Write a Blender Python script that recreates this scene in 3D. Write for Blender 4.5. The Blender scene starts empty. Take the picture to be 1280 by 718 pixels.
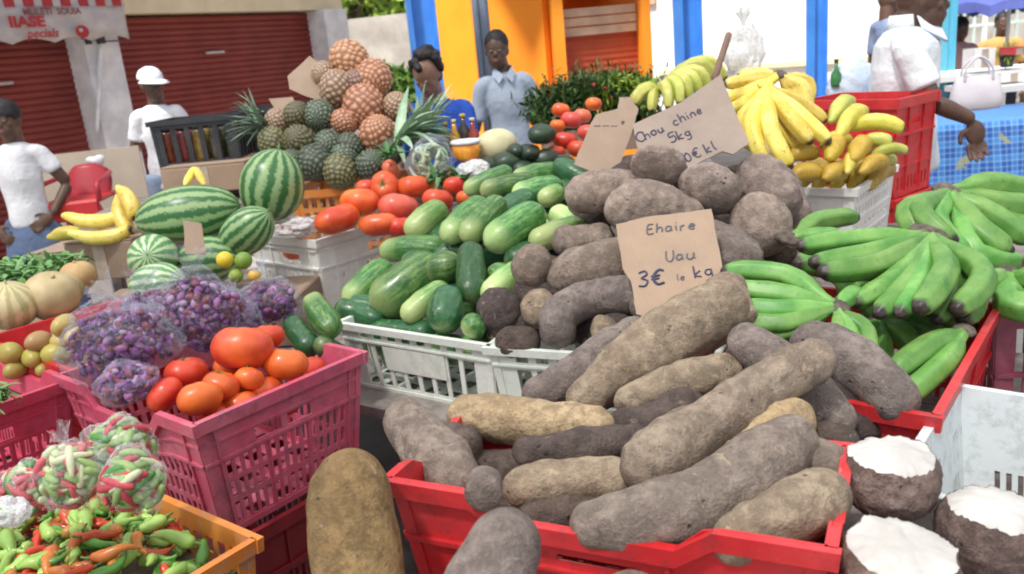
import bpy, bmesh, math, random
import numpy as np
from mathutils import Vector, Matrix, noise as mnoise
S = bpy.context.scene
C = S.collection
PI = math.pi
R = math.radians

# ---------------------------------------------------------------- camera, sky, sun, exposure
FOC, PITCH, ROLL, EYE = 1050.0, R(15.7), 0.095, 1.7
fwd = np.array([0, math.cos(PITCH), -math.sin(PITCH)])
U0 = np.array([0, math.sin(PITCH), math.cos(PITCH)])
X0 = np.array([1.0, 0, 0])
rgt = math.cos(ROLL) * X0 - math.sin(ROLL) * U0
upv = math.sin(ROLL) * X0 + math.cos(ROLL) * U0
CAM = np.array([0, 0, EYE])
cd = bpy.data.cameras.new("camera"); cam = bpy.data.objects.new("camera", cd); C.objects.link(cam)
cd.sensor_width = 36; cd.lens = FOC / 1280 * 36; cd.clip_end = 900; cd.clip_start = 0.05
m = Matrix.Identity(4)
for i in range(3):
    m[i][0] = rgt[i]; m[i][1] = upv[i]; m[i][2] = -fwd[i]; m[i][3] = CAM[i]
cam.matrix_world = m
S.camera = cam
cd.dof.use_dof = True; cd.dof.focus_distance = 1.7; cd.dof.aperture_fstop = 5.6

SUN_EL, SUN_AZ = R(62), R(218)      # azimuth clockwise from +Y: from behind and left of the camera
w = bpy.data.worlds.new("World"); S.world = w; w.use_nodes = True
wn = w.node_tree.nodes; wl = w.node_tree.links
sky = wn.new("ShaderNodeTexSky"); sky.sky_type = 'NISHITA'; sky.sun_disc = False
sky.sun_elevation = SUN_EL; sky.sun_rotation = SUN_AZ; sky.dust_density = 4.0; sky.air_density = 1.0
bg = wn["Background"]; wl.new(sky.outputs[0], bg.inputs[0]); bg.inputs[1].default_value = 0.11
sd = bpy.data.lights.new("sun", 'SUN'); sd.energy = 4.8; sd.angle = R(5); sd.color = (1, .98, .94)
so = bpy.data.objects.new("sun", sd); C.objects.link(so)
sv = Vector((math.sin(SUN_AZ) * math.cos(SUN_EL), math.cos(SUN_AZ) * math.cos(SUN_EL), math.sin(SUN_EL)))
so.rotation_euler = sv.to_track_quat('Z', 'Y').to_euler()
so.location = (0, 0, 12)
S.view_settings.view_transform = 'Standard'; S.view_settings.look = 'None'
S.view_settings.exposure = 0.5; S.view_settings.gamma = 1.0
S.cycles.use_denoising = True; S.cycles.filter_width = 1.9

# ---------------------------------------------------------------- survey helpers (photo pixel + distance -> point)
def ray(px, py): return fwd + rgt * (px - 640) / FOC - upv * (py - 359) / FOC
def PZ(px, py, z):
    d = ray(px, py); return CAM + d * ((z - EYE) / d[2])
def PD(px, py, t): return CAM + ray(px, py) * t
def PX(px, t): return px * t / FOC           # pixels -> metres at distance t
def yaw(a): return np.array([[math.cos(a), -math.sin(a), 0], [math.sin(a), math.cos(a), 0], [0, 0, 1.0]])

# ---------------------------------------------------------------- objects
def tag(o, label=None, cat=None, group=None, kind=None):
    if label: o['label'] = label
    if cat: o['category'] = cat
    if group: o['group'] = group
    if kind: o['kind'] = kind
    return o
def thing(name, label, cat, loc=(0, 0, 0), rz=0, group=None):
    o = bpy.data.objects.new(name, None); C.objects.link(o); o.location = loc; o.rotation_euler = (0, 0, rz)
    o.empty_display_size = .05
    return tag(o, label, cat, group)
class MB:
    def __init__(s): s.v = []; s.f = []; s.sw = []; s.mi = []
    def add(s, V, F, sw=None, mi=0):
        n = len(s.v); s.v += [tuple(map(float, p)) for p in V]
        s.f += [tuple(i + n for i in f) for f in F]; s.mi += [mi] * len(F)
        s.sw += list(sw) if sw is not None else [(0, 0, 0)] * len(V)
    def box(s, c, d, rz=0, mi=0, R3=None):
        M = yaw(rz) if R3 is None else R3; c = np.array(c)
        V = [c + M @ (np.array([x, y, z]) * np.array(d) / 2) for x in (-1, 1) for y in (-1, 1) for z in (-1, 1)]
        s.add(V, [(0, 1, 3, 2), (4, 6, 7, 5), (0, 4, 5, 1), (2, 3, 7, 6), (0, 2, 6, 4), (1, 5, 7, 3)], mi=mi)
    def mesh(s, name, origin=(0, 0, 0), smooth=True):
        me = bpy.data.meshes.new(name); o = np.array(origin)
        me.from_pydata([tuple(np.array(p) - o) for p in s.v], [], s.f); me.update()
        if smooth: me.polygons.foreach_set('use_smooth', [True] * len(me.polygons))
        a = me.attributes.new('sw', 'FLOAT_VECTOR', 'POINT')
        a.data.foreach_set('vector', np.array(s.sw, dtype=np.float32).ravel())
        if any(s.mi): me.polygons.foreach_set('material_index', s.mi)
        return me
    def build(s, name, mat, parent=None, origin=(0, 0, 0), smooth=True):
        me = s.mesh(name, origin, smooth)
        for mm in (mat if isinstance(mat, (list, tuple)) else [mat]): me.materials.append(mm)
        return link(name, me, parent, origin if parent is None else (0, 0, 0))
def link(name, me, parent=None, loc=(0, 0, 0)):
    o = bpy.data.objects.new(name, me); C.objects.link(o); o.location = loc
    if parent is not None: o.parent = parent
    return o
def solo(mb, name, mat, label, cat, group=None, smooth=True):
    c = np.mean(np.array(mb.v), axis=0); zmin = min(p[2] for p in mb.v); c[2] = zmin
    return tag(mb.build(name, mat, None, c, smooth), label, cat, group)

def crom(P, n):
    P = np.array(P, float)
    if len(P) == 2: P = np.array([P[0], (P[0] + P[1]) / 2, P[1]])
    Q = np.vstack([2 * P[0] - P[1], P, 2 * P[-1] - P[-2]])
    t = n * (len(P) - 1); i = np.minimum(t.astype(int), len(P) - 2); f = (t - i)[:, None]
    a, b, c, d = Q[i], Q[i + 1], Q[i + 2], Q[i + 3]
    return .5 * (2 * b + (c - a) * f + (2 * a - 5 * b + 4 * c - d) * f ** 2 + (3 * b - a - 3 * c + d) * f ** 3)
def sweep(mb, pts, rad, seg=14, rings=16, cap=1.0, sq=1.0, amp=0, fr=8, seed=0, lob=0, lobn=5, ends=(1, 1), mi=0, up=None, fine=0):
    """round-ended tube through pts; rad is a number or one per point; amp is lumpiness in metres"""
    k = np.linspace(0, 1, rings + 1); s = (1 - np.cos(PI * k)) / 2
    c = crom(pts, s); rr = np.atleast_1d(np.array(rad, float))
    r = np.interp(s, np.linspace(0, 1, len(rr)), rr) if len(rr) > 1 else np.full(len(s), rr[0])
    d = np.diff(c, axis=0); L = np.concatenate([[0], np.cumsum(np.linalg.norm(d, axis=1))]); T = L[-1] + 1e-9
    e0 = min(r[0] * cap, T * .5); e1 = min(r[-1] * cap, T * .5)
    prof = np.ones(len(s))
    if ends[0]: prof *= np.where(L < e0, np.sqrt(np.clip(1 - (1 - L / e0) ** 2, 0, 1)), 1)
    if ends[1]: prof *= np.where(T - L < e1, np.sqrt(np.clip(1 - (1 - (T - L) / e1) ** 2, 0, 1)), 1)
    r = r * np.maximum(prof, .02)
    tn = np.gradient(c, axis=0); tn /= np.linalg.norm(tn, axis=1)[:, None] + 1e-12
    ref = np.array(up if up is not None else (0, 0, 1.0))
    if abs(tn[0] @ ref) > .95: ref = np.array([1.0, 0, 0]) if abs(tn[0][0]) < .9 else np.array([0, 1.0, 0])
    a = np.cross(ref, tn[0]); a /= np.linalg.norm(a)
    V = []; SW = []
    for i in range(len(s)):
        a = a - tn[i] * (a @ tn[i]); a /= np.linalg.norm(a) + 1e-12; b = np.cross(tn[i], a)
        for j in range(seg):
            th = 2 * PI * j / seg; q = r[i] * (1 + lob * math.cos(lobn * th))
            dirv = a * math.cos(th) + b * math.sin(th) * sq
            p = c[i] + dirv * q
            if amp:
                nn = mnoise.noise(Vector(p * fr) + Vector((seed * 3.1, seed * 1.7, 0)))
                if fine: nn += fine * mnoise.noise(Vector(p * fr * 4) + Vector((seed, 0, 0)))
                p = p + dirv * amp * nn * 1.6 * min(1, prof[i] + .2)
            V.append(p); SW.append((math.cos(th), math.sin(th), L[i] / T))
    F = []
    for i in range(len(s) - 1):
        for j in range(seg):
            j2 = (j + 1) % seg
            F.append((i * seg + j, i * seg + j2, (i + 1) * seg + j2, (i + 1) * seg + j))
    F.append(tuple(range(seg))[::-1]); F.append(tuple((len(s) - 1) * seg + j for j in range(seg)))
    mb.add(V, F, SW, mi)
def ball(mb, c, r, seg=18, rings=12, amp=0, fr=10, seed=0, fn=None, M=None, mi=0):
    """ellipsoid; r scalar or 3-vector; fn(theta, phi)->radius factor; M rotates it"""
    r = np.ones(3) * r if np.isscalar(r) else np.array(r, float); c = np.array(c, float)
    V = []; SW = []
    for i in range(rings + 1):
        ph = PI * i / rings
        for j in range(seg):
            th = 2 * PI * j / seg
            dv = np.array([math.sin(ph) * math.cos(th), math.sin(ph) * math.sin(th), math.cos(ph)])
            k = fn(th, ph) if fn else 1.0
            p = dv * r * k
            if amp: p = p + dv * amp * 1.6 * mnoise.noise(Vector((c + p) * fr) + Vector((seed * 2.3, 0, seed)))
            if M is not None: p = M @ p
            V.append(c + p); SW.append((math.cos(th), math.sin(th), i / rings))
    F = [(i * seg + j, (i + 1) * seg + j, (i + 1) * seg + (j + 1) % seg, i * seg + (j + 1) % seg) for i in range(rings) for j in range(seg)]
    mb.add(V, F, SW, mi)
def rotv(ax, ang): return np.array(Matrix.Rotation(ang, 3, Vector(ax)))
def align(d):
    """matrix taking local z to d"""
    return np.array(Vector(d).to_track_quat('Z', 'Y').to_matrix())

# ---------------------------------------------------------------- materials
def nt(name):
    m = bpy.data.materials.new(name); m.use_nodes = True
    return m, m.node_tree.nodes, m.node_tree.links, m.node_tree.nodes["Principled BSDF"]
def lk(l, a, b): l.new(a, b)
def mixc(n, l, fac, a, b, mode='MIX'):
    x = n.new("ShaderNodeMix"); x.data_type = 'RGBA'; x.blend_type = mode
    for sck, val in ((x.inputs[0], fac), (x.inputs[6], a), (x.inputs[7], b)):
        if hasattr(val, 'links'): l.new(val, sck)
        elif isinstance(val, (tuple, list)): sck.default_value = (*val[:3], 1)
        else: sck.default_value = val
    return x.outputs[2]
def nz(n, l, co, scale, detail=4, rough=.55, dist=0):
    x = n.new("ShaderNodeTexNoise"); x.inputs['Scale'].default_value = scale; x.inputs['Detail'].default_value = detail
    x.inputs['Roughness'].default_value = rough; x.inputs['Distortion'].default_value = dist
    if co is not None: l.new(co, x.inputs['Vector'])
    return x.outputs['Fac']
def ramp(n, l, src, stops, interp='LINEAR'):
    x = n.new("ShaderNodeValToRGB"); cr = x.color_ramp; cr.interpolation = interp
    while len(cr.elements) < len(stops): cr.elements.new(.5)
    for e, (p, c) in zip(cr.elements, stops):
        e.position = p; e.color = (*c[:3], 1) if isinstance(c, (tuple, list)) else (c, c, c, 1)
    l.new(src, x.inputs[0]); return x.outputs[0]
def mth(n, l, op, a, b=None, clamp=False):
    x = n.new("ShaderNodeMath"); x.operation = op; x.use_clamp = clamp
    for sck, val in ((x.inputs[0], a), (x.inputs[1], b)):
        if val is None: continue
        if hasattr(val, 'links'): l.new(val, sck)
        else: sck.default_value = val
    return x.outputs[0]
def bump(n, l, p, h, strength=.3, dist=.01, nrm=None):
    b = n.new("ShaderNodeBump"); b.inputs['Strength'].default_value = strength; b.inputs['Distance'].default_value = dist
    l.new(h, b.inputs['Height'])
    if nrm is not None: l.new(nrm, b.inputs['Normal'])
    l.new(b.outputs[0], p.inputs['Normal']); return b.outputs[0]
def objco(n, l):
    """object coordinates shifted per object so that copies differ"""
    t = n.new("ShaderNodeTexCoord"); i = n.new("ShaderNodeObjectInfo")
    v = n.new("ShaderNodeVectorMath"); v.operation = 'MULTIPLY_ADD'
    l.new(i.outputs['Random'], v.inputs[0]); v.inputs[1].default_value = (31, 17, 47); l.new(t.outputs['Object'], v.inputs[2])
    return v.outputs[0], i.outputs['Random']
def swv(n, l):
    a = n.new("ShaderNodeAttribute"); a.attribute_name = 'sw'
    s = n.new("ShaderNodeSeparateXYZ"); l.new(a.outputs['Vector'], s.inputs[0])
    return a.outputs['Vector'], s.outputs
def hsv(n, l, col, hue=.5, sat=1.0, val=1.0):
    x = n.new("ShaderNodeHueSaturation")
    for k, q in ((0, hue), (1, sat), (2, val)):
        if hasattr(q, 'links'): l.new(q, x.inputs[k])
        else: x.inputs[k].default_value = q
    l.new(col, x.inputs[4]); return x.outputs[0]
def rnd(n, l, r, lo, hi):
    x = n.new("ShaderNodeMapRange"); l.new(r, x.inputs[0]); x.inputs[3].default_value = lo; x.inputs[4].default_value = hi
    return x.outputs[0]
MC = {}
def plain(name, c1, c2=None, scale=12, rough=.6, bstr=.15, bsc=60, vary=.12, spec=.5, detail=5, lo=.35, hi=.65, bdist=.004, metal=0, sheen=0):
    if name in MC: return MC[name]
    m, n, l, p = nt(name); co, r = objco(n, l); c2 = c2 or tuple(x * .75 for x in c1)
    f = nz(n, l, co, scale, detail)
    col = ramp(n, l, f, [(lo, c2), (hi, c1)])
    col = hsv(n, l, col, .5, 1, rnd(n, l, r, 1 - vary, 1 + vary))
    l.new(col, p.inputs['Base Color']); p.inputs['Roughness'].default_value = rough
    p.inputs['Specular IOR Level'].default_value = spec; p.inputs['Metallic'].default_value = metal
    if bstr: bump(n, l, p, nz(n, l, co, bsc, 4), bstr, bdist)
    MC[name] = m; return m

def mat_yam(name, light, dark, patch, sc=1.0, dirt=.5):
    m, n, l, p = nt(name); co, r = objco(n, l)
    big = nz(n, l, co, 9 * sc, 5, .6); mid = nz(n, l, co, 38 * sc, 6, .7); fin = nz(n, l, co, 190 * sc, 3, .7)
    c = ramp(n, l, big, [(.3, dark), (.52, light), (.72, patch)])
    c = mixc(n, l, ramp(n, l, mid, [(.40, .85), (.55, 0.)]), c, tuple(x * .56 for x in light)); c = mixc(n, l, ramp(n, l, mid, [(.56, .0), (.68, .55)]), c, tuple(x * 1.12 for x in patch))
    c = mixc(n, l, ramp(n, l, fin, [(.56, 0.), (.75, .4)]), c, tuple(min(1, x * 1.5) for x in patch))
    # dark lenticels / root scars
    vo = n.new("ShaderNodeTexVoronoi"); vo.inputs['Scale'].default_value = 48 * sc; vo.inputs['Randomness'].default_value = 1; l.new(co, vo.inputs['Vector'])
    spots = ramp(n, l, vo.outputs['Distance'], [(.10, 1.), (.2, 0.)])
    gate = ramp(n, l, nz(n, l, co, 30 * sc, 3), [(.58, 0.), (.64, 1.)])
    c = mixc(n, l, mth(n, l, 'MULTIPLY', mth(n, l, 'MULTIPLY', spots, gate), .8), c, tuple(x * .3 for x in dark))
    # pale scuffs
    sc2 = ramp(n, l, nz(n, l, co, 26 * sc, 3, .5, 1.5), [(.66, 0.), (.71, 1.)])
    c = mixc(n, l, mth(n, l, 'MULTIPLY', sc2, .6), c, (.46, .36, .28))
    c = hsv(n, l, c, rnd(n, l, r, .485, .515), rnd(n, l, r, .8, 1.25), rnd(n, l, r, .78, 1.2))
    l.new(c, p.inputs['Base Color']); p.inputs['Roughness'].default_value = .72; p.inputs['Specular IOR Level'].default_value = .3
    h = mth(n, l, 'ADD', mth(n, l, 'MULTIPLY', mid, .8), mth(n, l, 'MULTIPLY', fin, .35))
    h = mth(n, l, 'SUBTRACT', h, mth(n, l, 'MULTIPLY', mth(n, l, 'MULTIPLY', spots, gate), .35))
    bump(n, l, p, h, 1.0, .012)
    return m
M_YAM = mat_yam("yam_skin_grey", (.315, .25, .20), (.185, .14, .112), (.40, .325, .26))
M_YAMV = mat_yam("yam_skin_violet_grey", (.275, .225, .195), (.17, .138, .122), (.36, .30, .26))
M_YAMT = mat_yam("yam_skin_tan", (.46, .34, .23), (.26, .19, .13), (.56, .44, .31))
M_YAMB = mat_yam("yam_skin_brown", (.27, .175, .075), (.15, .105, .055), (.34, .235, .10), .8)
M_YAMD = mat_yam("yam_skin_dark_shaded", (.115, .085, .073), (.065, .05, .045), (.16, .12, .1))  # dark skin; shade of the buried yams and tubers is put into this colour
M_YAMR = mat_yam("yam_skin_rough", (.31, .205, .16), (.12, .08, .066), (.46, .35, .28), 1.6)
M_YAMP = mat_yam("tuber_skin_pale", (.44, .35, .31), (.24, .175, .155), (.60, .52, .47), .8); M_YAMP.node_tree.nodes["Principled BSDF"].inputs["Roughness"].default_value = .38
M_YAMF = mat_yam("toloma_skin_round", (.37, .29, .24), (.22, .17, .145), (.48, .39, .33), .8)
M_CUT = plain("cut_yam_flesh", (.66, .65, .62), (.50, .48, .45), 16, .5, .25, 120, .02)

def mat_cuke(name, dark, light, tipw):
    m, n, l, p = nt(name); co, r = objco(n, l); av, sw = swv(n, l)
    cmb = n.new("ShaderNodeCombineXYZ"); l.new(sw[0], cmb.inputs[0]); l.new(sw[1], cmb.inputs[1])
    l.new(mth(n, l, 'MULTIPLY', sw[2], .8), cmb.inputs[2])
    v = n.new("ShaderNodeVectorMath"); v.operation = 'MULTIPLY_ADD'; l.new(r, v.inputs[0]); v.inputs[1].default_value = (9, 7, 5); l.new(cmb.outputs[0], v.inputs[2])
    st = mth(n, l, 'ADD', mth(n, l, 'MULTIPLY', nz(n, l, v.outputs[0], 4.5, 4, .7), .75), mth(n, l, 'MULTIPLY', nz(n, l, co, 60, 4, .75), .25))
    c = ramp(n, l, st, [(.42, dark), (.53, tuple(.6 * a + .4 * b for a, b in zip(dark, light))), (.63, light)])
    end = ramp(n, l, mth(n, l, 'ADD', sw[2], mth(n, l, 'MULTIPLY', st, .35)), [(tipw, 1.), (tipw + .35, 0.)])
    c = mixc(n, l, mth(n, l, 'MULTIPLY', end, .9), c, (.50, .62, .25))
    c = mixc(n, l, ramp(n, l, nz(n, l, co, 45, 3), [(.6, 0.), (.75, .45)]), c, (.35, .45, .18))
    c = hsv(n, l, c, rnd(n, l, r, .485, .515), 1, rnd(n, l, r, .7, 1.25))
    l.new(c, p.inputs['Base Color']); p.inputs['Roughness'].default_value = .34; p.inputs['Coat Weight'].default_value = .15
    bump(n, l, p, nz(n, l, co, 90, 3), .45, .004)
    return m
M_CUKE = mat_cuke("cucumber_skin", (.028, .13, .03), (.20, .38, .10), .16)
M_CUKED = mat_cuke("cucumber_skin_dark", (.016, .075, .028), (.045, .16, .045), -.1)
M_CUKEP = mat_cuke("cucumber_skin_pale", (.10, .29, .055), (.36, .52, .18), .42)

def mat_melon(name, dark, light):
    m, n, l, p = nt(name); co, r = objco(n, l); av, sw = swv(n, l)
    ang = n.new("ShaderNodeMath"); ang.operation = 'ARCTAN2'; l.new(sw[1], ang.inputs[0]); l.new(sw[0], ang.inputs[1])
    wob = nz(n, l, co, 14, 4, .7); wob2 = nz(n, l, co, 60, 3, .7)
    a = mth(n, l, 'ADD', mth(n, l, 'MULTIPLY', ang.outputs[0], 13), mth(n, l, 'ADD', mth(n, l, 'MULTIPLY', wob, 3.4), mth(n, l, 'MULTIPLY', wob2, 3.4)))
    st = mth(n, l, 'ADD', mth(n, l, 'MULTIPLY', mth(n, l, 'SINE', a), .5), .5)
    st = mth(n, l, 'ADD', st, mth(n, l, 'MULTIPLY', mth(n, l, 'SUBTRACT', nz(n, l, co, 110, 4, .8), .5), 1.5))
    c = ramp(n, l, st, [(.32, dark), (.5, tuple((x + y) / 2 for x, y in zip(dark, light))), (.72, light)])
    l.new(c, p.inputs['Base Color']); p.inputs['Roughness'].default_value = .33
    bump(n, l, p, nz(n, l, co, 30, 3), .1, .003)
    return m
M_WMEL = mat_melon("watermelon_rind", (.035, .14, .04), (.28, .42, .19))
M_WMELP = mat_melon("watermelon_rind_pale", (.10, .28, .10), (.50, .62, .38))
M_CANT = mat_melon("cantaloupe_rind", (.42, .38, .18), (.62, .54, .30))

def mat_tom(name, a, b, g):
    m, n, l, p = nt(name); co, r = objco(n, l); av, sw = swv(n, l)
    c = ramp(n, l, nz(n, l, co, 16, 3), [(.35, a), (.68, b)])
    top = ramp(n, l, mth(n, l, 'ADD', sw[2], mth(n, l, 'MULTIPLY', nz(n, l, co, 30, 3), .12)), [(.09, 1.), (.26, 0.)])
    c = mixc(n, l, mth(n, l, 'MULTIPLY', top, .5), c, g)
    c = hsv(n, l, c, rnd(n, l, r, .488, .515), 1, rnd(n, l, r, .85, 1.15))
    l.new(c, p.inputs['Base Color']); p.inputs['Roughness'].default_value = .36; p.inputs['Coat Weight'].default_value = .12
    bump(n, l, p, nz(n, l, co, 40, 2), .08, .002)
    return m
M_TOM = mat_tom("tomato_skin", (.62, .055, .022), (.80, .15, .035), (.72, .27, .07))
M_TOMO = mat_tom("tomato_skin_orange", (.60, .055, .02), (.70, .10, .028), (.66, .20, .05))
M_TOMP = mat_tom("tomato_skin_pink", (.60, .07, .05), (.72, .14, .09), (.72, .30, .15))
M_CALYX = plain("calyx", (.16, .26, .06), None, 60, .7)

def mat_ban(name, base, hi, bruise, tip, spots):
    m, n, l, p = nt(name); co, r = objco(n, l); av, sw = swv(n, l)
    c = ramp(n, l, nz(n, l, co, 14, 4), [(.35, base), (.65, hi)])
    c = mixc(n, l, ramp(n, l, nz(n, l, co, 70, 5, .75), [(.57, 0.), (.68, spots)]), c, bruise)
    e = mth(n, l, 'ADD', sw[2], mth(n, l, 'MULTIPLY', nz(n, l, co, 60, 2), .04))
    c = mixc(n, l, ramp(n, l, e, [(.955, 0.), (.985, 1.)]), c, tip)
    c = hsv(n, l, c, rnd(n, l, r, .49, .51), 1, rnd(n, l, r, .82, 1.15))
    l.new(c, p.inputs['Base Color']); p.inputs['Roughness'].default_value = .42
    bump(n, l, p, nz(n, l, co, 120, 3), .12, .002)
    return m
M_BANG = mat_ban("green_banana_skin", (.085, .27, .045), (.21, .42, .10), (.05, .12, .03), (.045, .032, .028), .55)
M_BANY = mat_ban("yellow_banana_skin", (.72, .53, .07), (.86, .71, .19), (.30, .17, .05), (.07, .045, .03), .95)
M_BANM = mat_ban("ripening_banana_skin", (.52, .46, .06), (.72, .60, .12), (.2, .16, .04), (.05, .04, .03), .55)
M_BANO = mat_ban("plantain_skin", (.48, .30, .03), (.62, .45, .06), (.14, .09, .025), (.05, .035, .025), .75)
M_BANL = mat_ban("greenish_banana_skin", (.42, .48, .08), (.66, .66, .18), (.12, .2, .05), (.05, .04, .03), .4)
M_CROWN = plain("banana_crown", (.16, .13, .10), (.06, .045, .04), 60, .8, .5, 90)

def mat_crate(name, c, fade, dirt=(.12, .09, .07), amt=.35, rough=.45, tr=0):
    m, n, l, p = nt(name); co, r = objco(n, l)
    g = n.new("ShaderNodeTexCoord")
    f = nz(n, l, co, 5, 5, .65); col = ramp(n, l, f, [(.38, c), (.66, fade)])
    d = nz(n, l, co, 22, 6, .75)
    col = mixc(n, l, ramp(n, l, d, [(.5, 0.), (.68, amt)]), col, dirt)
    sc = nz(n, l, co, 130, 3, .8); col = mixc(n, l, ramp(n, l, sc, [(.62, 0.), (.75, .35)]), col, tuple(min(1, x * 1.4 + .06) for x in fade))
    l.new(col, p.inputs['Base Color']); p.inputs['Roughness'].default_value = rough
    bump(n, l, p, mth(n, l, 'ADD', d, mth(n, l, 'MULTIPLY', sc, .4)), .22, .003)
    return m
M_PINK = mat_crate("faded_pink_plastic", (.58, .075, .145), (.60, .17, .23), (.22, .09, .14), .7)
M_PINKB = mat_crate("faded_rose_plastic", (.56, .05, .10), (.60, .11, .19), (.2, .05, .07), .5)
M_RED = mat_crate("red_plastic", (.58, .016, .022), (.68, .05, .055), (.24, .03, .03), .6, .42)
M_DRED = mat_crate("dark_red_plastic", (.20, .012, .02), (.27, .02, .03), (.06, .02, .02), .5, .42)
M_WINE = mat_crate("wine_plastic", (.24, .04, .075), (.36, .12, .16), (.1, .04, .05), .4)
M_WHITEC = mat_crate("white_plastic", (.86, .85, .81), (.89, .89, .86), (.5, .45, .38), .25)
M_WHITEG = mat_crate("pale_green_plastic", (.72, .78, .71), (.80, .84, .78), (.36, .35, .28), .35)
M_WHITEB = mat_crate("grey_white_plastic", (.68, .74, .75), (.78, .83, .83), (.30, .31, .30), .55)
M_ORG = mat_crate("orange_plastic", (.66, .20, .025), (.70, .30, .08), (.38, .34, .31), .85)
M_BLK = mat_crate("black_plastic", (.022, .026, .035), (.045, .05, .06), (.1, .09, .08), .3)
def mat_card(name, c):
    m, n, l, p = nt(name); co, r = objco(n, l)
    wv = n.new("ShaderNodeTexWave"); wv.inputs['Scale'].default_value = 40; wv.inputs['Distortion'].default_value = 1.0; l.new(co, wv.inputs['Vector'])
    f = nz(n, l, co, 8, 6, .7); col = ramp(n, l, f, [(.3, tuple(x * .8 for x in c)), (.7, c)])
    col = mixc(n, l, mth(n, l, 'MULTIPLY', wv.outputs['Fac'], .12), col, tuple(x * .6 for x in c))
    col = mixc(n, l, ramp(n, l, nz(n, l, co, 70, 4, .8), [(.6, 0.), (.75, .3)]), col, tuple(x * .55 for x in c))
    l.new(col, p.inputs['Base Color']); p.inputs['Roughness'].default_value = .85
    bump(n, l, p, mth(n, l, 'ADD', f, mth(n, l, 'MULTIPLY', wv.outputs['Fac'], .15)), .3, .004)
    return m
M_CARD = mat_card("cardboard", (.40, .295, .22)); M_CARDG = mat_card("cardboard_grey", (.37, .295, .245)); M_CARDP = mat_card("cardboard_pink", (.43, .31, .22))
M_CARDB = mat_card("cardboard_box", (.36, .26, .19))
M_INK = plain("marker_ink", (.05, .06, .12), None, 30, .7, 0)
M_INKG = plain("faded_ink", (.13, .13, .16), None, 30, .7, 0)
M_WOOD = plain("weathered_planks", (.30, .27, .25), (.14, .12, .11), 14, .8, .5, 80, .15)

def mat_plastic_film(name, tint=(.9, .93, .97), trans=.6, rough=.16):
    m, n, l, p = nt(name); co, r = objco(n, l)
    p.inputs['Base Color'].default_value = (*tint, 1); p.inputs['Roughness'].default_value = rough; p.inputs['Specular IOR Level'].default_value = .7
    t = n.new("ShaderNodeBsdfTransparent"); mx = n.new("ShaderNodeMixShader")
    wr = nz(n, l, co, 16, 3, .5, 2.6); wr2 = nz(n, l, co, 40, 2, .5, 2.5)
    h = mth(n, l, 'ADD', mth(n, l, 'MULTIPLY', mth(n, l, 'ABSOLUTE', mth(n, l, 'SUBTRACT', wr, .5)), 2), mth(n, l, 'MULTIPLY', mth(n, l, 'ABSOLUTE', mth(n, l, 'SUBTRACT', wr2, .5)), .8))
    bump(n, l, p, h, .55, .01)
    f = ramp(n, l, h, [(.015, max(0, trans - .32)), (.07, trans), (.4, min(.97, trans + .12))])
    lw_ = n.new('ShaderNodeLayerWeight'); lw_.inputs[0].default_value = .35; l.new(mth(n, l, 'SUBTRACT', f, mth(n, l, 'MULTIPLY', lw_.outputs['Facing'], .24), True), mx.inputs[0]); l.new(p.outputs[0], mx.inputs[1]); l.new(t.outputs[0], mx.inputs[2])
    l.new(mx.outputs[0], n["Material Output"].inputs[0])
    return m
M_FILM = mat_plastic_film("clear_plastic_film", (.50, .53, .66), .90, .08)
M_FILMW = mat_plastic_film("milky_plastic_film", (.88, .9, .92), .42)
M_FILMT = mat_plastic_film("thin_plastic_film", (.9, .92, .97), .9, .1)

SK_D = plain("skin_dark", (.115, .062, .042), (.085, .045, .032), 30, .5, .1, 200, .03)
SK_M = plain("skin_brown", (.13, .07, .045), (.10, .052, .034), 30, .5, .1, 200, .03)
SK_L = plain("skin_tan", (.30, .17, .12), (.24, .13, .09), 30, .5, .1, 200, .03)
M_HAIR = plain("black_hair", (.014, .011, .012), None, 60, .6, .6, 150, .02)
M_EYEW = plain("eye_white", (.26, .21, .18), None, 10, .3, 0); M_EYED = plain("eye_dark", (.01, .008, .007), None, 10, .2, 0)
M_LIP = plain("lips", (.26, .09, .08), None, 40, .5, 0)
def cloth(name, c, c2=None, b=.5): return plain(name, c, c2 or tuple(x * .88 for x in c), 9, .85, b, 22, .02, .2, 4, .35, .65, .02)
CL_WHITE = cloth("white_cotton", (.80, .81, .84)); CL_SHIRT = cloth("pale_blue_shirt", (.40, .47, .57)); CL_DARK = cloth("dark_trousers", (.04, .045, .06))
CL_SKIRT = cloth("blue_grey_denim", (.14, .19, .30), (.10, .14, .24)); CL_BLUE = cloth("blue_top", (.03, .09, .45)); CL_WPOLO = cloth("white_polo", (.84, .90, .95))
CL_TRIM = plain("collar_trim", (.28, .36, .52), None, 20, .8, 0); CL_KHAKI = cloth("khaki_trousers", (.3, .27, .22)); CL_JEAN = cloth("pale_jeans", (.3, .38, .52))

# ================================================================ THE SETTING
M_GROUND = plain("market_ground", (.34, .32, .29), (.24, .225, .21), 2.5, .9, .4, 40, 0, .3)
g = MB(); g.add([(-300, -60, 0), (300, -60, 0), (300, 500, 0), (-300, 500, 0)], [(0, 1, 2, 3)])
tag(g.build('ground', M_GROUND, smooth=False), kind='structure')

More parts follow.
